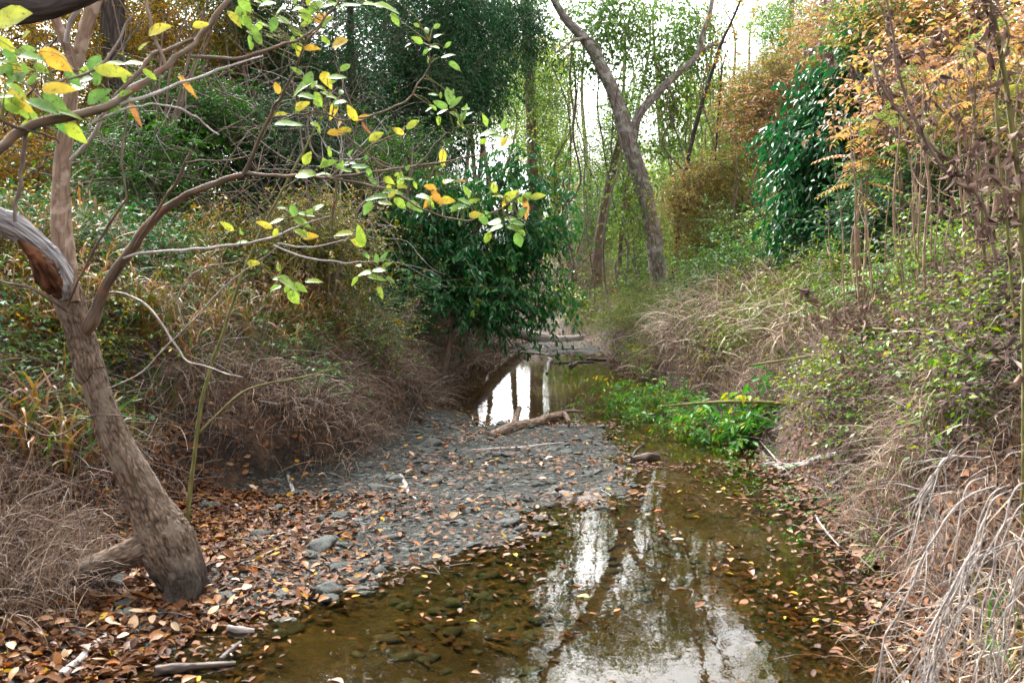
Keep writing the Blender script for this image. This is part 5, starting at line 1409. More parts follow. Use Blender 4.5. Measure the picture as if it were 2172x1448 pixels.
# ---- vines hanging in the trees ----------------------------------------------------------
for k in range(46):
    if k < 20:
        px, d = rng.uniform(1150, 1520), rng.uniform(18.5, 24)
        y0, y1 = rng.uniform(20, 250), rng.uniform(520, 640)
        lab, grp, mat, wd = 'thin hanging vine among the central trees', 'vines hanging among the central trees', 'twig', rng.uniform(2, 5)
    else:
        px, d = rng.uniform(0, 760), rng.uniform(9.5, 13)
        y0, y1 = rng.uniform(-40, 250), rng.uniform(420, 540)
        lab, grp, mat, wd = 'grey bare vine hanging in the dark left woods', 'vines hanging in the left woods', rng.choice(['twig_grey', 'twig', 'bark_dark', 'twig']), rng.uniform(2.5, 5.5)
    p0, p1 = at(px, y0, d), at(px + rng.normal() * 60, y1, d)
    p1[2] = max(hz(p1[0], p1[1]), .05) if k < 20 else p1[2]
    n = 7
    pts = [p0 * (1 - t) + p1 * t + rng.normal(size=3) * [.14, .14, .05] * (1 if k < 20 else 1.6) for t in np.linspace(0, 1, n)]
    g = G()
    trunk(g, pts, np.linspace(.8, 1.2, n) * wd * .5 * d / FPX, n=60, S=6, rough=.06, seed=k)
    o = build('vine', g, M[mat])
    origin_to(o, p1)
    tag(o, lab, 'vine', grp)
# tangle of bare twiggy branches in the dark woods
for k in range(16):
    px, py, d = rng.uniform(0, 800), rng.uniform(120, 480), rng.uniform(9, 13)
    c = at(px, py, d)
    root = thing('bare_shrub', 'leafless grey shrub tangled in the dark left woods', 'shrub', (c[0], d, hz(c[0], d)), 'leafless shrubs in the left woods')
    g = G()
    f = np.array([c[0], d, hz(c[0], d)])
    pts = [f, f * .6 + c * .4 + rng.normal(size=3) * .15, c]
    P, R = trunk(g, pts, [.014, .010, .005], n=30, S=6, rough=.05, seed=k)
    PP, RR = [], []
    for j in range(26):
        p = P[int(rng.integers(8, 30))]
        L = rng.uniform(.3, 1.2)
        dd = nrm(rng.normal(size=3) + [0, 0, .3])
        PP.append(spath([p, p + dd * L * .4 + rng.normal(size=3) * .06, p + dd * L * .8 + rng.normal(size=3) * .12, p + dd * L + [0, 0, -.15 * L] + rng.normal(size=3) * .1], 10))
        RR.append(np.linspace(.005, .0014, 10))
        for q in range(2):
            p2 = PP[-1 - q][int(rng.integers(3, 9))]
            d2 = nrm(dd + rng.normal(size=3) * .8)
            PP.append(spath([p2, p2 + d2 * L * .25, p2 + d2 * L * .45 + rng.normal(size=3) * .04], 10))
            RR.append(np.linspace(.0025, .001, 10))
    V, Q, tc = tubes(np.array(PP), np.array(RR), 4)
    g.add(V, Q, rnd=.5, tc=tc)
    build('stem', g, M['twig_grey' if k % 5 == 0 else 'twig'], root)
# ================================================================ ground cover
def bank_pts(side, n, y0, y1, s0, s1, pw=1.0):
    y = np.exp(rng.uniform(math.log(y0), math.log(y1), n))
    s = s0 + (s1 - s0) * rng.uniform(0, 1, n) ** pw
    xl, xr = bankx(y)
    x = np.where(side < 0, xl - s, xr + s)
    return np.stack([x, y, hgt(x, y)], -1), s

def stuff(name, g, mats, label):
    return tag(build(name, g, mats), label, None, kind='stuff')

def patch(p, f=.7, thr=.0, seed=0.):
    return fbm(p[:, 0] * f + seed, p[:, 1] * f, p[:, 2] * f + seed, 2) > thr

def azs(side, n, sd=1.0):
    return (0 if side < 0 else math.pi) + rng.normal(size=n) * sd - .25 * (1 if side < 0 else -1)

def grass(name, label, side, n, y0, y1, s0, s1, mat, L, W, th, bend, cb=.5, cs=.22, f=.7, thr=-.2, seed=0., pw=1., sd=1.0):
    p, s = bank_pts(side, n, y0, y1, s0, s1, pw)
    k = patch(p, f, thr, seed)
    if side > 0:
        k &= (p[:, 1] > 4.9) | (s > .4)
        k &= (p[:, 1] < 5.6) | (p[:, 1] > 8.3) | (s > .5)
    p = p[k]
    m = len(p)
    g = G()
    blades(g, p - [0, 0, .01], azs(side, m, sd), L * rng.uniform(.5, 1.4, m), W * rng.uniform(.6, 1.4, m), th + rng.normal(size=m) * .3, bend + rng.normal(size=m) * .55, np.clip(cb + .2 * fbm(p[:, 0] * .9, p[:, 1] * .9, 3.3 + seed, 2) + rng.normal(size=m) * cs, 0, 1))
    stuff(name, g, M[mat], label)

grass('dry_grass', 'reddish tan dry grass matted down the left bank', -1, 26000, 4.2, 16, .02, 2.4, 'dry', .24, .0045, .4, 1.6, cb=.33, seed=1., thr=-.35)
grass('dry_grass', 'dry grass hanging over the foot of the left bank', -1, 15000, 6.3, 17.5, .02, .55, 'dry', .34, .0042, .7, 1.8, cb=.42, seed=2., thr=-.3)
grass('green_grass', 'green grass growing among dry blades on the left bank', -1, 15000, 4.3, 15, .15, 3.2, 'grn', .22, .0045, .3, 1.3, cb=.4, seed=5., thr=.1)
grass('dry_grass', 'dry grass on top of the left bank', -1, 12000, 5, 22, 2.0, 5.5, 'dry', .25, .005, .2, .9, cb=.4, seed=6., thr=-.2)
grass('green_grass', 'tall green grass on top of the left bank', -1, 9000, 5, 20, 1.6, 5.0, 'grn', .3, .007, .15, .9, cb=.5, seed=7., thr=.0)
grass('dry_grass', 'pale straw grass matted down the right bank', 1, 24000, 3.8, 17, .02, 1.7, 'pale', .34, .0045, .5, 1.6, cb=.4, seed=8., thr=-.3)
grass('dry_grass', 'brown dry grass among straw on the right bank', 1, 20000, 3.6, 20, .02, 3.0, 'dry', .34, .0045, .35, 1.4, cb=.42, seed=9., thr=-.2)
grass('dry_grass', 'dry grass on top of the right bank', 1, 14000, 3.4, 24, 1.2, 6, 'dry', .4, .005, .15, .9, cb=.55, seed=10., thr=-.3)
grass('green_grass', 'green grass among straw on the right bank', 1, 14000, 3.6, 18, .2, 4.5, 'grn', .34, .0055, .2, 1.1, cb=.6, seed=11., thr=.05)
p = np.stack([rng.uniform(-5, 9, 16000), rng.uniform(19, 34, 16000)], -1)
p = np.concatenate([p, hgt(p[:, 0], p[:, 1])[:, None]], 1)
p = p[p[:, 2] > .12]
g = G()
m = len(p)
blades(g, p, rng.uniform(0, 6.28, m), rng.uniform(.15, .4, m), rng.uniform(.006, .012, m), rng.normal(size=m) * .3, 1.2, np.clip(rng.normal(.45, .22, m), 0, 1))
stuff('dry_grass', g, M['dry'], 'dry grass on the far bank at the bend')

def cover(name, label, side, n, y0, y1, s0, s1, mat, L, W, cb, hmax, f=.8, thr=0., seed=0., m=6, tl=.28, tw='twig_green', up=.5, pw=1.):
    p, s = bank_pts(side, n, y0, y1, s0, s1, pw)
    p = p[patch(p, f, thr, seed)]
    p[:, 2] += rng.uniform(.02, hmax, len(p))
    g = G()
    sprays(g, p, 2, tl, m, L, W, np.clip(cb + .25 * fbm(p[:, 0], p[:, 1], seed, 2) + rng.normal(size=len(p)) * .12, 0, 1), spread=.06, up=up, droop=.35, ldroop=.3, tr=.0018)
    stuff(name, g, [M[mat], M[tw]], label)
cover('ground_cover', 'yellow-green weeds tangled over the right bank', 1, 10000, 4.4, 17, .2, 3.0, 'weed', .042, .02, .4, .34, seed=21., thr=-.1)
cover('ground_cover', 'fine willowy green weeds along the far right bank', 1, 3600, 9.5, 20, .02, 2.0, 'weed', .05, .012, .35, .4, seed=22., thr=-.2, tl=.4)
cover('ground_cover', 'withered brown weeds tangled over the right bank', 1, 8500, 4.2, 12, .1, 2.6, 'withered', .045, .02, .4, .35, seed=23., thr=-.1, tw='twig')
cover('ground_cover', 'low green weeds scattered down the left bank', -1, 3800, 4.4, 15, .25, 3.5, 'dark', .045, .024, .85, .22, seed=24., thr=.1)
cover('ground_cover', 'dark leafy undergrowth along the top of the left bank', -1, 5200, 6, 20, 1.5, 6.5, 'dark', .055, .028, .6, .28, seed=25., thr=-.15, tl=.4)
cover('ground_cover', 'ochre leafy undergrowth on the left bank', -1, 4000, 5.5, 14, .6, 4.0, 'smallyel', .035, .018, .6, .35, seed=26., thr=.1)
cover('ground_cover', 'tiny green seedlings on the wet right shore', 1, 700, 4.6, 8.5, -.35, .3, 'mid', .022, .014, .35, .02, seed=27., thr=-.1, tl=.05, m=4)
cover('ground_cover', 'leafy undergrowth on top of the right bank', 1, 4200, 4.5, 22, 1.4, 6.5, 'weed', .05, .026, .35, .45, seed=28., thr=-.15, tl=.4)
p = np.stack([rng.uniform(-6, 10, 4200), rng.uniform(20, 34, 4200)], -1)
p = np.concatenate([p, hgt(p[:, 0], p[:, 1])[:, None]], 1)
p = p[(p[:, 2] > .12) & patch(p, .5, -.1, 3.)]
p[:, 2] += rng.uniform(.03, .35, len(p))
g = G()
sprays(g, p, 2, .45, 6, .065, .03, np.clip(rng.normal(.42, .22, len(p)), 0, 1), spread=.1, up=.4, tr=.003)
stuff('ground_cover', g, [M['lime'], M['twig']], 'olive and yellow-green undergrowth beyond the bend')

# ---- small twigs and broken stems strewn on the banks and bed
def twig_litter(p, label, L, r0, mats):
    n = len(p)
    dd = rdir(n) * [1, 1, .35] + [0, 0, .08]
    dd = nrm(dd)
    l = L * rng.uniform(.4, 1.5, n)
    t = np.linspace(0, 1, 6)[None, :, None]
    bend = rdir(n) * .22
    P = p[:, None] + (dd * l[:, None])[:, None] * t + bend[:, None] * l[:, None, None] * (t - t * t) + np.array([0, 0, -.2]) * l[:, None, None] * t * t
    hh = hgt(P[..., 0], P[..., 1], False)
    P[..., 2] = np.maximum(P[..., 2], hh + .004)
    V, Q, tc = tubes(P, r0 * rng.uniform(.5, 1.4, (n, 1)) * np.linspace(1, .5, 6)[None], 4)
    stuff('twig_litter', G().add(V, Q, rnd=.5, tc=tc), mats, label)
for side, n in ((-1, 3600), (1, 3600)):
    p, s = bank_pts(side, n, 4.2, 16, 0, 2.6)
    p[:, 2] += rng.uniform(.01, .16, n)
    twig_litter(p[: n * 2 // 3], ('fine brown twigs tangled over the left bank', 'fine brown twigs tangled over the right bank')[side > 0], .34, .0024, M['twig'])
    twig_litter(p[n * 2 // 3:], ('fine bleached twigs tangled over the left bank', 'fine bleached twigs tangled over the right bank')[side > 0], .3, .0019, M['twig_grey'])
# ---- dry grass tussocks ---------------------------------------------------------
def tussock(label, px, py, d, side, n, L, W, mat, cb, bend=2.0, r=.14, group=None, th=.35):
    c = at(px, py, d)
    z = hz(c[0], d)
    c = np.array([c[0], d, z])
    g = G()
    q = rng.normal(size=(n, 2)) * r * .5
    b = np.stack([c[0] + q[:, 0], c[1] + q[:, 1], hgt(c[0] + q[:, 0], c[1] + q[:, 1])], -1)
    az = (0 if side < 0 else math.pi) + rng.normal(size=n) * 1.0 - (.5 if side > 0 else .4) * (-1 if side > 0 else 1)
    blades(g, b, az, L * rng.uniform(.5, 1.25, n), W * rng.uniform(.6, 1.5, n), th + np.abs(rng.normal(size=n)) * .35, bend * rng.uniform(.6, 1.25, n), np.clip(cb + rng.normal(size=n) * .2, 0, 1), n=7)
    o = build('grass_tussock', g, M[mat])
    origin_to(o, c)
    return tag(o, label, 'grass tuft', group)
tussock('largest pale straw tussock spilling over the bleached branches at the right edge', 2105, 760, 3.7, 1, 360, .42, .006, 'pale', .6, r=.35)
tussock('straw tussock hanging behind the bleached branches', 2130, 900, 3.5, 1, 220, .34, .006, 'pale', .5, r=.3)
tussock('straw tussock at the right edge under the nearest dead weed', 2230, 880, 3.3, 1, 240, .38, .006, 'pale', .55, r=.3)
tussock('long brown straw tussock beside the bleached branches', 2200, 1060, 3.2, 1, 110, .34, .006, 'pale', .38, r=.25)
tussock('straw tussock crowning the right bank below the pale stalks', 2080, 690, 5.2, 1, 420, .5, .007, 'pale', .55, r=.35)
for k, (px, py, d) in enumerate([(1470, 700, 12.2), (1520, 715, 11.4), (1580, 730, 10.6), (1500, 660, 12.6), (1640, 745, 10), (1560, 680, 11.4), (1440, 735, 13), (1700, 770, 9.2)]):
    tussock('drooping tan grass tussock on the cut edge of the right bank', px, py, d, 1, 330, .72, .010, 'pale', .6 + .1 * rng.random(), r=.45, bend=2.3, group='tan tussocks along the cut right bank')
for k, (px, py, d) in enumerate([(1760, 830, 8), (1850, 880, 7), (1930, 850, 6.2), (1800, 760, 8.2), (1990, 920, 5.3), (1900, 780, 6.8), (2010, 820, 5), (1960, 1010, 4.9), (2040, 990, 4.2)]):
    tussock('brown matted grass tussock on the nearer right bank slope', px, py, d, 1, 300, .42, .006, 'dry', .55, r=.3, group='brown tussocks on the right bank slope')
for k, (px, py, d) in enumerate([(905, 780, 11.4), (860, 770, 10.4), (830, 800, 9.8), (780, 850, 9), (880, 820, 10.2), (740, 930, 7.9), (690, 960, 7.4), (640, 990, 7.0), (770, 900, 8.4), (720, 880, 8.4), (600, 960, 6.9), (930, 760, 12.2)]):
    tussock('reddish brown grass tussock drooping down the left bank', px, py, d, -1, 230, .34, .006, 'dry', .42 + .15 * rng.random(), r=.3, group='reddish tussocks down the left bank')
for k, (px, py, d) in enumerate([(960, 680, 14.6), (990, 700, 15.4), (1010, 710, 16.2), (975, 720, 14.8), (940, 700, 13.6), (1025, 725, 16.8)]):
    tussock('brown grass tussock over the undercut corner of the left bank', px, py, d, -1, 300, .6, .010, 'dry', .4, r=.4, group='tussocks over the undercut corner')
for k, (px, py, d) in enumerate([(30, 1150, 4.4), (90, 1180, 4.5), (20, 1240, 4.2), (110, 1240, 4.25), (60, 1290, 4.1), (10, 1330, 3.95), (140, 1210, 4.5), (60, 1100, 4.7)]):
    tussock('tangled brown grass tuft left of the leaning tree foot', px, py, d, -1, 190, .34, .0042, 'dry', .45, r=.22, bend=1.7, group='grass tufts left of the leaning tree', th=.1)

# ---- cane grass plants with hanging seed heads ------------------------------------
def cane_mesh(seed, heads=True):
    g = G()
    n = int(rng.integers(7, 11))
    gh = G()
    for k in range(n):
        a = rng.uniform(0, 6.28)
        h = rng.uniform(.28, .52)
        e = np.array([math.cos(a), math.sin(a), 0]) * rng.uniform(.08, .3)
        P = spath([[0, 0, 0], e * .4 + [0, 0, h * .6], e + [0, 0, h]], 14)
        V, Q, tc = tubes(P, np.linspace(.0025, .0012, 14), 4)
        g.add(V, Q, rnd=.7, tc=tc)
        m = 7
        i = rng.integers(2, 12, m)
        az = rng.uniform(0, 6.28, m)
        blades(g, P[i], az, rng.uniform(.12, .24, m), rng.uniform(.007, .013, m), rng.uniform(.5, 1.0, m), rng.uniform(.7, 1.7, m), np.clip(rng.normal(.6, .27, m), 0, 1), n=6)
        if heads and k % 2 == 0:
            m = 11
            u = rng.uniform(0, 1, m)
            top = P[-1] + np.outer(u, e * .9) + np.array([0, 0, -.08]) * (u ** 2)[:, None] * 2
            blade_ax = nrm(np.stack([rng.normal(size=m) * .25, rng.normal(size=m) * .25, -np.ones(m)], -1))
            leaves(gh, top + blade_ax * .015, blade_ax, rdir(m), rng.uniform(.022, .035, m), .011, np.clip(rng.normal(.55, .15, m), 0, 1), det=2)
    return g, gh
canes = []
for k in range(6):
    g, gh = cane_mesh(k)
    r = thing('cane_grass', 'cane grass clump with drooping tan seed heads on the left bank crest', 'grass', (0, 0, 0), 'cane grass clumps on the left bank')
    build('leaf_blade', g, M['cane'], r)
    build('seed_head', gh, M['pale'], r)
    canes.append(r)
def copy_tree(o, loc, rz, sc, label=None, group=None):
    c = o.copy()
    COL.objects.link(c)
    c.location = [float(v) for v in loc]
    c.rotation_euler = (0, 0, rz)
    c.scale = (sc, sc, sc)
    if label:
        c['label'] = label
    if group:
        c['group'] = group
    for ch in [h for h in bpy.data.objects if h.parent == o]:
        d = ch.copy()
        COL.objects.link(d)
        d.parent = c
    return c
spots = []
for k in range(400):
    px, py = rng.uniform(-20, 760), rng.uniform(520, 800)
    q = hit(px, py)
    if 4.8 < q[1] < 14 and q[2] > .5:
        spots.append(q)
    if len(spots) >= 66:
        break
for k, q in enumerate(spots):
    if k < 6:
        o = canes[k]
        o.location = [float(v) for v in q]
        o.rotation_euler = (0, 0, rng.uniform(0, 6.28))
    else:
        copy_tree(canes[k % 6], q, rng.uniform(0, 6.28), rng.uniform(.75, 1.25))
# broad orange and green blades close to the leaning tree
for k, (px, py, d) in enumerate([(90, 860, 5.2), (130, 800, 5.1), (60, 700, 5.3), (30, 850, 5.0), (110, 720, 5.5), (200, 900, 5.4), (20, 760, 5.1)]):
    q = at(px, py, d)
    q[2] = max(hz(q[0], d), q[2] - .5)
    g = G()
    m = 26
    b = q + rng.normal(size=(m, 3)) * [.05, .05, .02]
    blades(g, b, rng.uniform(0, 6.28, m), rng.uniform(.25, .5, m), rng.uniform(.014, .024, m), rng.uniform(0, .5, m), rng.uniform(1.2, 2.6, m), np.clip(rng.normal(.62, .25, m), 0, 1), n=8)
    o = build('broad_grass', g, M['cane'])
    origin_to(o, q)
    tag(o, 'broad-bladed grass turning orange behind the leaning tree', 'grass', 'broad grass clumps behind the leaning tree')
for k, (px, py, d) in enumerate([(1990, 700, 5.6), (1940, 690, 6.2), (2060, 660, 5.6), (1890, 680, 7), (2130, 690, 5), (2155, 880, 3.6), (2000, 880, 4.9), (1950, 660, 6.6)]):
    q = at(px, py, d)
    q[2] = hz(q[0], d)
    g = G()
    m = 22
    b = q + rng.normal(size=(m, 3)) * [.06, .06, .0]
    blades(g, b, rng.uniform(0, 6.28, m), rng.uniform(.25, .55, m), rng.uniform(.012, .02, m), rng.uniform(0, .4, m), rng.uniform(.8, 2.2, m), np.clip(rng.normal(.35, .2, m), 0, 1), n=8)
    o = build('broad_grass', g, M['cane'])
    origin_to(o, q)
    tag(o, 'broad green grass clump on the right bank among straw', 'grass', 'broad grass clumps on the right bank')

# ---- stones -------------------------------------------------------------------------
def qsphere(n):
    t = np.linspace(-1, 1, n + 1)
    V, Q = [], []
    for f in range(6):
        a, b = np.meshgrid(t, t, indexing='ij')
        c = np.ones_like(a)
        v = [(a, b, c), (b, a, -c), (c, a, b), (-c, b, a), (b, c, a), (a, -c, b)][f]
        base = sum(len(x) for x in V)
        V.append(np.stack(v, -1).reshape(-1, 3))
        i = np.arange(n)[:, None] * (n + 1) + np.arange(n)[None]
        Q.append((np.stack([i, i + n + 1, i + n + 2, i + 1], -1).reshape(-1, 4)) + base)
    V = np.concatenate(V)
    # merge duplicate corner verts
    key = np.round(V * 1e4).astype(np.int64)
    _, idx, inv = np.unique(key, axis=0, return_index=True, return_inverse=True)
    return nrm(V[idx]), inv.reshape(-1)[np.concatenate(Q)]
S8, Q8 = qsphere(8)
S3, Q3 = qsphere(3)
def stone_shape(S, seed, rough=.28):
    v = S.copy()
    # chipped facets
    for k in range(9):
        nrm_ = rdir(1)[0]
        dcut = rng.uniform(.55, .85)
        over = np.maximum(0, v @ nrm_ - dcut)
        v = v - over[:, None] * nrm_ * .92
    v = v * (1 + rough * .5 * fbm(v[:, 0] * 1.6 + seed, v[:, 1] * 1.6, v[:, 2] * 1.6, 3)[:, None])
    return v
stone_me = []
for k in range(9):
    v = stone_shape(S8, k * 7.7) * [1, .72, .34]
    o = build('stone', G().add(v, Q8, rnd=k / 9), M['stone'])
    stone_me.append(o)
def bar_points(n, y0=3.7, y1=9.4, clump=False):
    out = []
    while sum(len(o) for o in out) < n:
        y = np.exp(rng.uniform(math.log(y0), math.log(y1), n * 2))
        xl, xr = bankx(y)
        bx = np.interp(y, _BY, _BX)
        x = xl + (bx + .35 - xl) * rng.uniform(0, 1, n * 2)
        z = hgt(x, y)
        dens = np.clip(1.15 - np.maximum(0, x - bx) * 2.0, 0, 1) * np.clip((x + 1.9 + .25 * (y - 4)) * 1.2, 0.12, 1)
        k = (rng.random(n * 2) < dens * (np.clip(.6 + 1.5 * fbm(x * 2.2, y * 2.2, 9.4, 2), .15, 1) if clump else 1)) & (z > -.09)
        out.append(np.stack([x, y, z], -1)[k])
    return np.concatenate(out)[:n]
pts = bar_points(230)
nu = 0
for k, q in enumerate(pts):
    o = stone_me[k] if k < 9 else stone_me[k % 9].copy()
    if k >= 9:
        COL.objects.link(o)
    sc = rng.uniform(.03, .075) * (1.6 if k % 13 == 0 else 1)
    o.scale = (sc, sc * rng.uniform(.8, 1.2), sc * rng.uniform(.7, 1.3))
    o.location = (float(q[0]), float(q[1]), float(q[2] + sc * .03))
    o.rotation_euler = (rng.normal() * .15, rng.normal() * .15, rng.uniform(0, 6.28))
    if q[2] < -.004:
        tag(o, 'grey-green stone lying under the clear shallow water', 'stone', 'stones under the shallow water')
    else:
        tag(o, 'flat grey-green mudstone piece among leaves on the gravel bar', 'stone', 'stones on the gravel bar')
y = rng.uniform(3.4, 7.5, 520)
bx = np.interp(y, _BY, _BX)
x = bx + rng.uniform(-.2, 1.5, 520) ** 1.0
sub = np.stack([x, y, hgt(x, y)], -1)
sub = sub[(sub[:, 2] < -.015) & (fbm(x * 1.2, y * 1.2, 2.2, 2) > -.25)]
g = G()
ss = rng.uniform(.02, .075, len(sub))
an = rng.uniform(0, 6.28, len(sub))
shp = [stone_shape(S3, k * 5.1, .8) * [1, .7, .3] for k in range(10)]
VV = np.array([shp[k % 10] for k in range(len(sub))]) * ss[:, None, None]
c, s = np.cos(an)[:, None], np.sin(an)[:, None]
VV = np.stack([VV[..., 0] * c - VV[..., 1] * s, VV[..., 0] * s + VV[..., 1] * c, VV[..., 2]], -1) + (sub + [0, 0, -.004])[:, None]
VV[..., 2] = np.minimum(VV[..., 2], -.006)
g.add(VV, (np.arange(len(sub))[:, None, None] * len(S3) + Q3[None]).reshape(-1, 4), rnd=np.repeat(rng.random(len(sub)), len(S3)))
stuff('gravel', g, M['stone'], 'sunken stones on the bed of the near pool')
# a few distinct big ones
for (px, py, w, lab, mat) in [(735 + 370, 1125, 34, 'squarish grey stone at the water edge of the gravel bar', 'stone'), (805, 1215, 40, 'dark rough stone near the leaf litter on the gravel bar', 'stone'), (1092, 1000, 30, 'rounded upright grey stone in the middle of the gravel bar', 'stone'), (1140, 1030, 36, 'pale rounded stone right of the middle of the gravel bar', 'stone'), (1082, 1068, 40, 'flat grey stone in the centre of the gravel bar', 'stone'), (690, 1282, 40, 'flat pale stone just awash near the leaf litter', 'stone'), (920, 945, 60, 'broad low stone at the head of the gravel bar', 'stone'), (905, 1000, 50, 'smooth grey stone on the upper left of the gravel bar', 'stone'), (835, 1020, 46, 'grey stone below the reddish tussocks', 'stone')]:
    q = water_or_ground(px, py)
    v = stone_shape(S8, px) * [1, .75, .5]
    o = build('stone', G().add(v, Q8, rnd=.55), M[mat])
    s = w * .55 * q[1] / FPX
    o.scale = (s, s, s)
    o.location = (q[0], q[1], q[2] + s * .12)
    o.rotation_euler = (0, 0, rng.uniform(0, 6.28))
    tag(o, lab, 'stone')
# pale cracked mud hummock
q = water_or_ground(1225, 1052)
v = stone_shape(S8, 3.1, .5)
v = np.concatenate([v])
v = v * (1 + .12 * fbm(v[:, 0] * 4, v[:, 1] * 4, v[:, 2] * 4, 3)[:, None]) * [.22, .16, .035]
o = build('mud_hummock', G().add(v, Q8, rnd=.5), M['mudclod'])
o.location = (q[0], q[1], -.005)
tag(o, 'pale cracked mud hummock at the right tip of the gravel bar', 'mud')
# uncountable gravel
pts = bar_points(5200)
g = G()
shapes = [stone_shape(S3, k * 3.3) * [1, .75, .42] for k in range(14)]
sc = rng.uniform(.009, .034, len(pts))
an = rng.uniform(0, 6.28, len(pts))
VV = np.array([shapes[k % 14] for k in range(len(pts))]) * sc[:, None, None]
c, s = np.cos(an)[:, None], np.sin(an)[:, None]
VV = np.stack([VV[..., 0] * c - VV[..., 1] * s, VV[..., 0] * s + VV[..., 1] * c, VV[..., 2]], -1) + (pts + [0, 0, -.003])[:, None]
nv = len(S3)
QQ = (np.arange(len(pts))[:, None, None] * nv + Q3[None]).reshape(-1, 4)
g.add(VV, QQ, rnd=np.repeat(rng.random(len(pts)), nv))
stuff('gravel', g, M['stone'], 'small grey-green gravel of the bar')
p = bar_points(420)
twig_litter(p + [0, 0, .02], 'short dark twigs strewn over the gravel bar', .14, .0022, M['wet_wood'])

# ---- fallen leaves ----------------------------------------------------------------------
def flat_leaves(g, p, Lm, cr, det=2, tilt=.35, mi=0):
    n = len(p)
    a = rng.uniform(0, 6.28, n)
    e = .05
    gx_ = (hgt(p[:, 0] + e, p[:, 1]) - hgt(p[:, 0] - e, p[:, 1])) / (2 * e) * (p[:, 2] > .02)
    gy_ = (hgt(p[:, 0], p[:, 1] + e) - hgt(p[:, 0], p[:, 1] - e)) / (2 * e) * (p[:, 2] > .02)
    nm = nrm(np.stack([-gx_, -gy_, np.ones(n)], -1) + rdir(n) * tilt)
    ax = np.stack([np.cos(a), np.sin(a), np.zeros(n)], -1)
    ax = nrm(ax - nm * np.sum(ax * nm, -1, keepdims=True))
    L = Lm * rng.uniform(.55, 1.35, n)
    leaves(g, p - ax * L[:, None] * .5, ax, nm, L, L * rng.uniform(.32, .62, n), cr, det=det, fold=rng.uniform(-.05, .3), curl=rng.uniform(-.1, .25), mi=mi)
def lcol(n):
    r = rng.beta(2.0, 2.0, n) * .88
    k = rng.random(n)
    r[k > .93] = rng.uniform(.92, 1.0, (k > .93).sum())
    return r
g = G()
p = bar_points(2900, clump=True)
flat_leaves(g, p + [0, 0, .022], .042, lcol(len(p)), tilt=.5)
stuff('leaf_litter', g, M['litter'], 'brown and tan leaves strewn over the gravel bar')
g = G()
# dense litter in the lower left
n = 9000
y = rng.uniform(3.0, 6.2, n)
xl, xr = bankx(y)
x = xl + rng.normal(size=n) * .5 + .2 - (y - 4.4) * .05
wl = np.interp(y, _BY, _BX)
k = x < wl + .1
p = np.stack([x, y, np.maximum(hgt(x, y), 0)], -1)[k]
flat_leaves(g, p + [0, 0, .012], .055, lcol(len(p)) * .95 + .05, tilt=.45)
stuff('leaf_litter', g, M['litter'], 'dense brown leaf litter round the foot of the leaning tree')
for side, n, y0, y1, s0, s1, lab in ((-1, 14000, 4.2, 16, 0, 3.0, 'brown leaves caught on the left bank'), (1, 9000, 3.2, 18, -.25, 3.0, 'brown leaves caught on the right bank')):
    g = G()
    p, s = bank_pts(side, n, y0, y1, s0, s1)
    p[:, 2] = np.maximum(p[:, 2], 0) + rng.uniform(.005, .06, n)
    flat_leaves(g, p, .05, lcol(n) * .85, tilt=.6)
    stuff('leaf_litter', g, M['litter'], lab)
g = G()
n = 2600
y = rng.uniform(2.9, 7.5, n)
xr = bankx(y)[1]
x = xr + rng.normal(size=n) * .28 + .12
p = np.stack([x, y, np.maximum(hgt(x, y), 0) + .012], -1)
flat_leaves(g, p, .05, lcol(n) * .9, tilt=.4)
stuff('leaf_litter', g, M['litter'], 'brown leaf litter along the right shore of the near pool')
# floating and sunken leaves
def pool_pts(n, y0, y1, zmax=-.004):
    out = []
    while sum(len(o) for o in out) < n:
        y = np.exp(rng.uniform(math.log(y0), math.log(y1), n * 2))
        xl, xr = bankx(y)
        x = xl + (xr - xl) * rng.uniform(0, 1, n * 2)
        z = hgt(x, y)
        k = z < zmax
        # more leaves towards the edges
        edge = np.clip((xr - x) / 1.2, .25, 1)
        k &= rng.random(n * 2) < np.clip(1.15 - edge * .75, .2, 1) * np.clip(.55 + 1.6 * fbm(x * 1.6, y * 1.6, 4.4, 2), .06, 1)
        out.append(np.stack([x, y, z], -1)[k])
    return np.concatenate(out)[:n]
g = G()
p = pool_pts(620, 3.0, 9)
p[:, 2] = .004
flat_leaves(g, p, .038, np.clip(lcol(len(p)) + .05, 0, 1), tilt=.08)
stuff('leaf_litter', g, M['litter'], 'small leaves floating on the near pool')
g = G()
p = pool_pts(4200, 2.8, 9.4)
flat_leaves(g, p + [0, 0, .012], .05, lcol(len(p)) * .8, tilt=.25)
stuff('leaf_litter', g, M['litter'], 'sunken brown leaves on the bed of the near pool')
g = G()
y = rng.uniform(9.0, 19.8, 2600)
xl, xr = bankx(y)
x = xl + (xr - xl) * rng.uniform(0, 1, 2600)
z = hgt(x, y)
k = (z > -.02) | (rng.random(2600) < .28 * np.clip((13 - y) / 3, .15, 1)) 
p = np.stack([x, y, np.maximum(z, 0) + .006], -1)[k]
flat_leaves(g, p, .055, np.clip(lcol(len(p)) + .05, 0, 1), tilt=.15)
stuff('leaf_litter', g, M['litter'], 'leaves drifting on the middle pool and far debris bar')
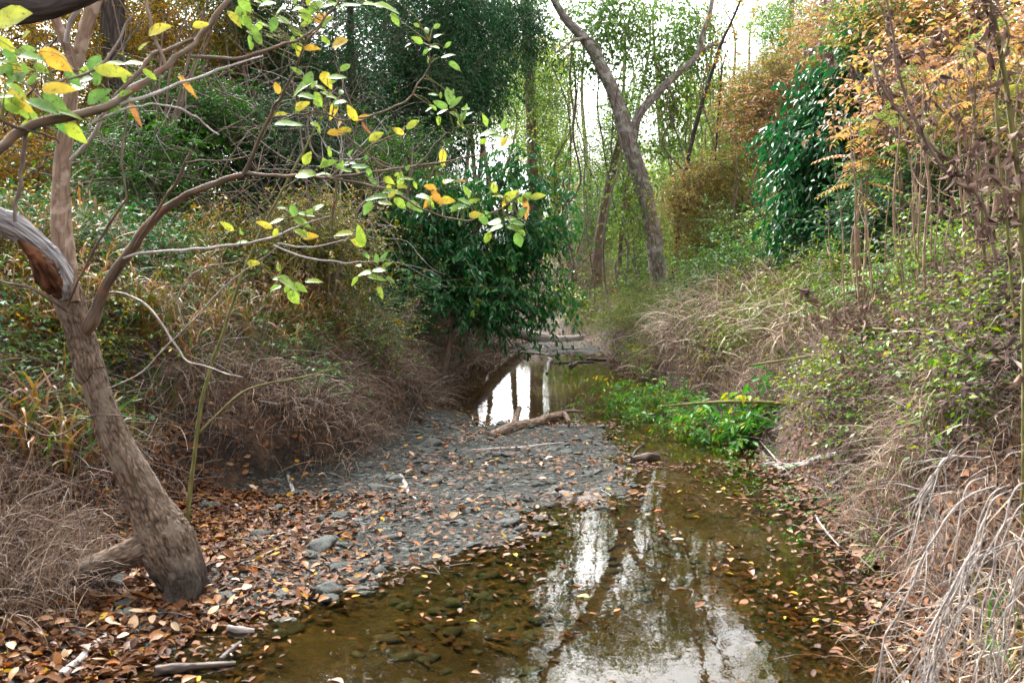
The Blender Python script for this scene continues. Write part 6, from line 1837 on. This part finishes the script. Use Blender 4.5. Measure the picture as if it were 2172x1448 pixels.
# individual near leaves
def leaf_template(mat, seed):
    g = G()
    leaves(g, np.array([[-.5, 0, 0]]), np.array([[1., 0, 0]]), np.array([[rng.normal() * .1, rng.normal() * .1, 1.]]), 1.0, rng.uniform(.38, .62), .5, det=3, fold=rng.uniform(.0, .4), curl=rng.uniform(-.12, .2))
    V, Q, tc = tubes(spath([[-.5, 0, 0], [-.62, .02, .02], [-.72, .06, .03]], 6), np.linspace(.018, .012, 6), 4)
    g.add(V, Q, rnd=.2)
    return build('fallen_leaf', g, M[mat])
def fallen(pts, mat, label, group, L, tilt=.2, temps=5):
    tm = [leaf_template(mat, k) for k in range(temps)]
    for k, q in enumerate(pts):
        o = tm[k] if k < temps else tm[k % temps].copy()
        if k >= temps:
            COL.objects.link(o)
        s = L * rng.uniform(.65, 1.3)
        o.scale = (s, s, s)
        o.location = [float(v) for v in q]
        o.rotation_euler = (rng.normal() * tilt, rng.normal() * tilt, rng.uniform(0, 6.28))
        tag(o, label, 'leaf', group)
n = 500
y = rng.uniform(3.35, 4.9, n)
xl, xr = bankx(y)
x = xl + rng.uniform(-.3, 1.2, n)
k = (x < np.interp(y, _BY, _BX)) & (np.abs(topx(np.stack([x, y, y * 0], -1))[:, 0] - 350) < 400)
p = np.stack([x, y, np.maximum(hgt(x, y), 0) + .03], -1)[k]
fallen(p[:85], 'brownleaf', 'curled brown leaf on top of the litter below the leaning tree', 'brown leaves on top of the near litter', .062, .3)
fallen(p[85:125], 'tanleaf', 'pale tan leaf on top of the litter below the leaning tree', 'tan leaves on top of the near litter', .062, .3)
p = bar_points(110, 4.2, 7.5)
p[:, 2] = np.maximum(p[:, 2], 0) + .03
fallen(p[:60], 'brownleaf', 'brown leaf lying on the grey gravel bar', 'brown leaves on the gravel bar', .06, .35)
fallen(p[60:95], 'tanleaf', 'pale tan leaf lying on the grey gravel bar', 'tan leaves on the gravel bar', .06, .35)
p = pool_pts(75, 3.3, 6.5)
p[:, 2] = .005
fallen(p[:40], 'brownleaf', 'brown leaf floating on the near pool', 'brown leaves afloat on the near pool', .055, .06)
fallen(p[40:65], 'tanleaf', 'pale leaf floating on the near pool', 'pale leaves afloat on the near pool', .05, .06)
def one_leaf(px, py, mat, label, L, z=.006, an=None):
    q = water_or_ground(px, py)
    o = leaf_template(mat, 0)
    o.scale = (L, L, L)
    o.location = (q[0], q[1], q[2] + z)
    o.rotation_euler = (.05, .05, rng.uniform(0, 6.28) if an is None else an)
    tag(o, label, 'leaf')
one_leaf(1236, 1308, 'yelleaf', 'yellow leaf floating in the bright sky reflection of the near pool', .055, an=2.8)
one_leaf(1398, 1103, 'redleaf', 'orange-red leaf floating at the middle of the near pool', .07, an=.4)
one_leaf(1082, 1218, 'yelleaf', 'yellow leaf afloat left of the bright reflection', .05)
one_leaf(1438, 1172, 'tanleaf', 'large pale yellow leaf afloat right of the orange-red one', .065, an=0)
one_leaf(1762, 1040, 'yelleaf', 'lime-yellow leaf on green seedlings by the right shore', .075, z=.03)
one_leaf(565, 1400, 'redleaf', 'small red leaf afloat at the lower left pool edge', .035)
one_leaf(1308, 1346, 'redleaf', 'orange-red leaf afloat low in the near pool', .045)
one_leaf(1728, 1385, 'yelleaf', 'yellow leaf afloat before the bleached dead branches', .04)
one_leaf(1000, 1358, 'yelleaf', 'yellow leaf afloat at the bottom of near pool', .055)
one_leaf(1000, 985, 'yelleaf', 'yellow leaf under the driftwood log end', .06, z=.02)
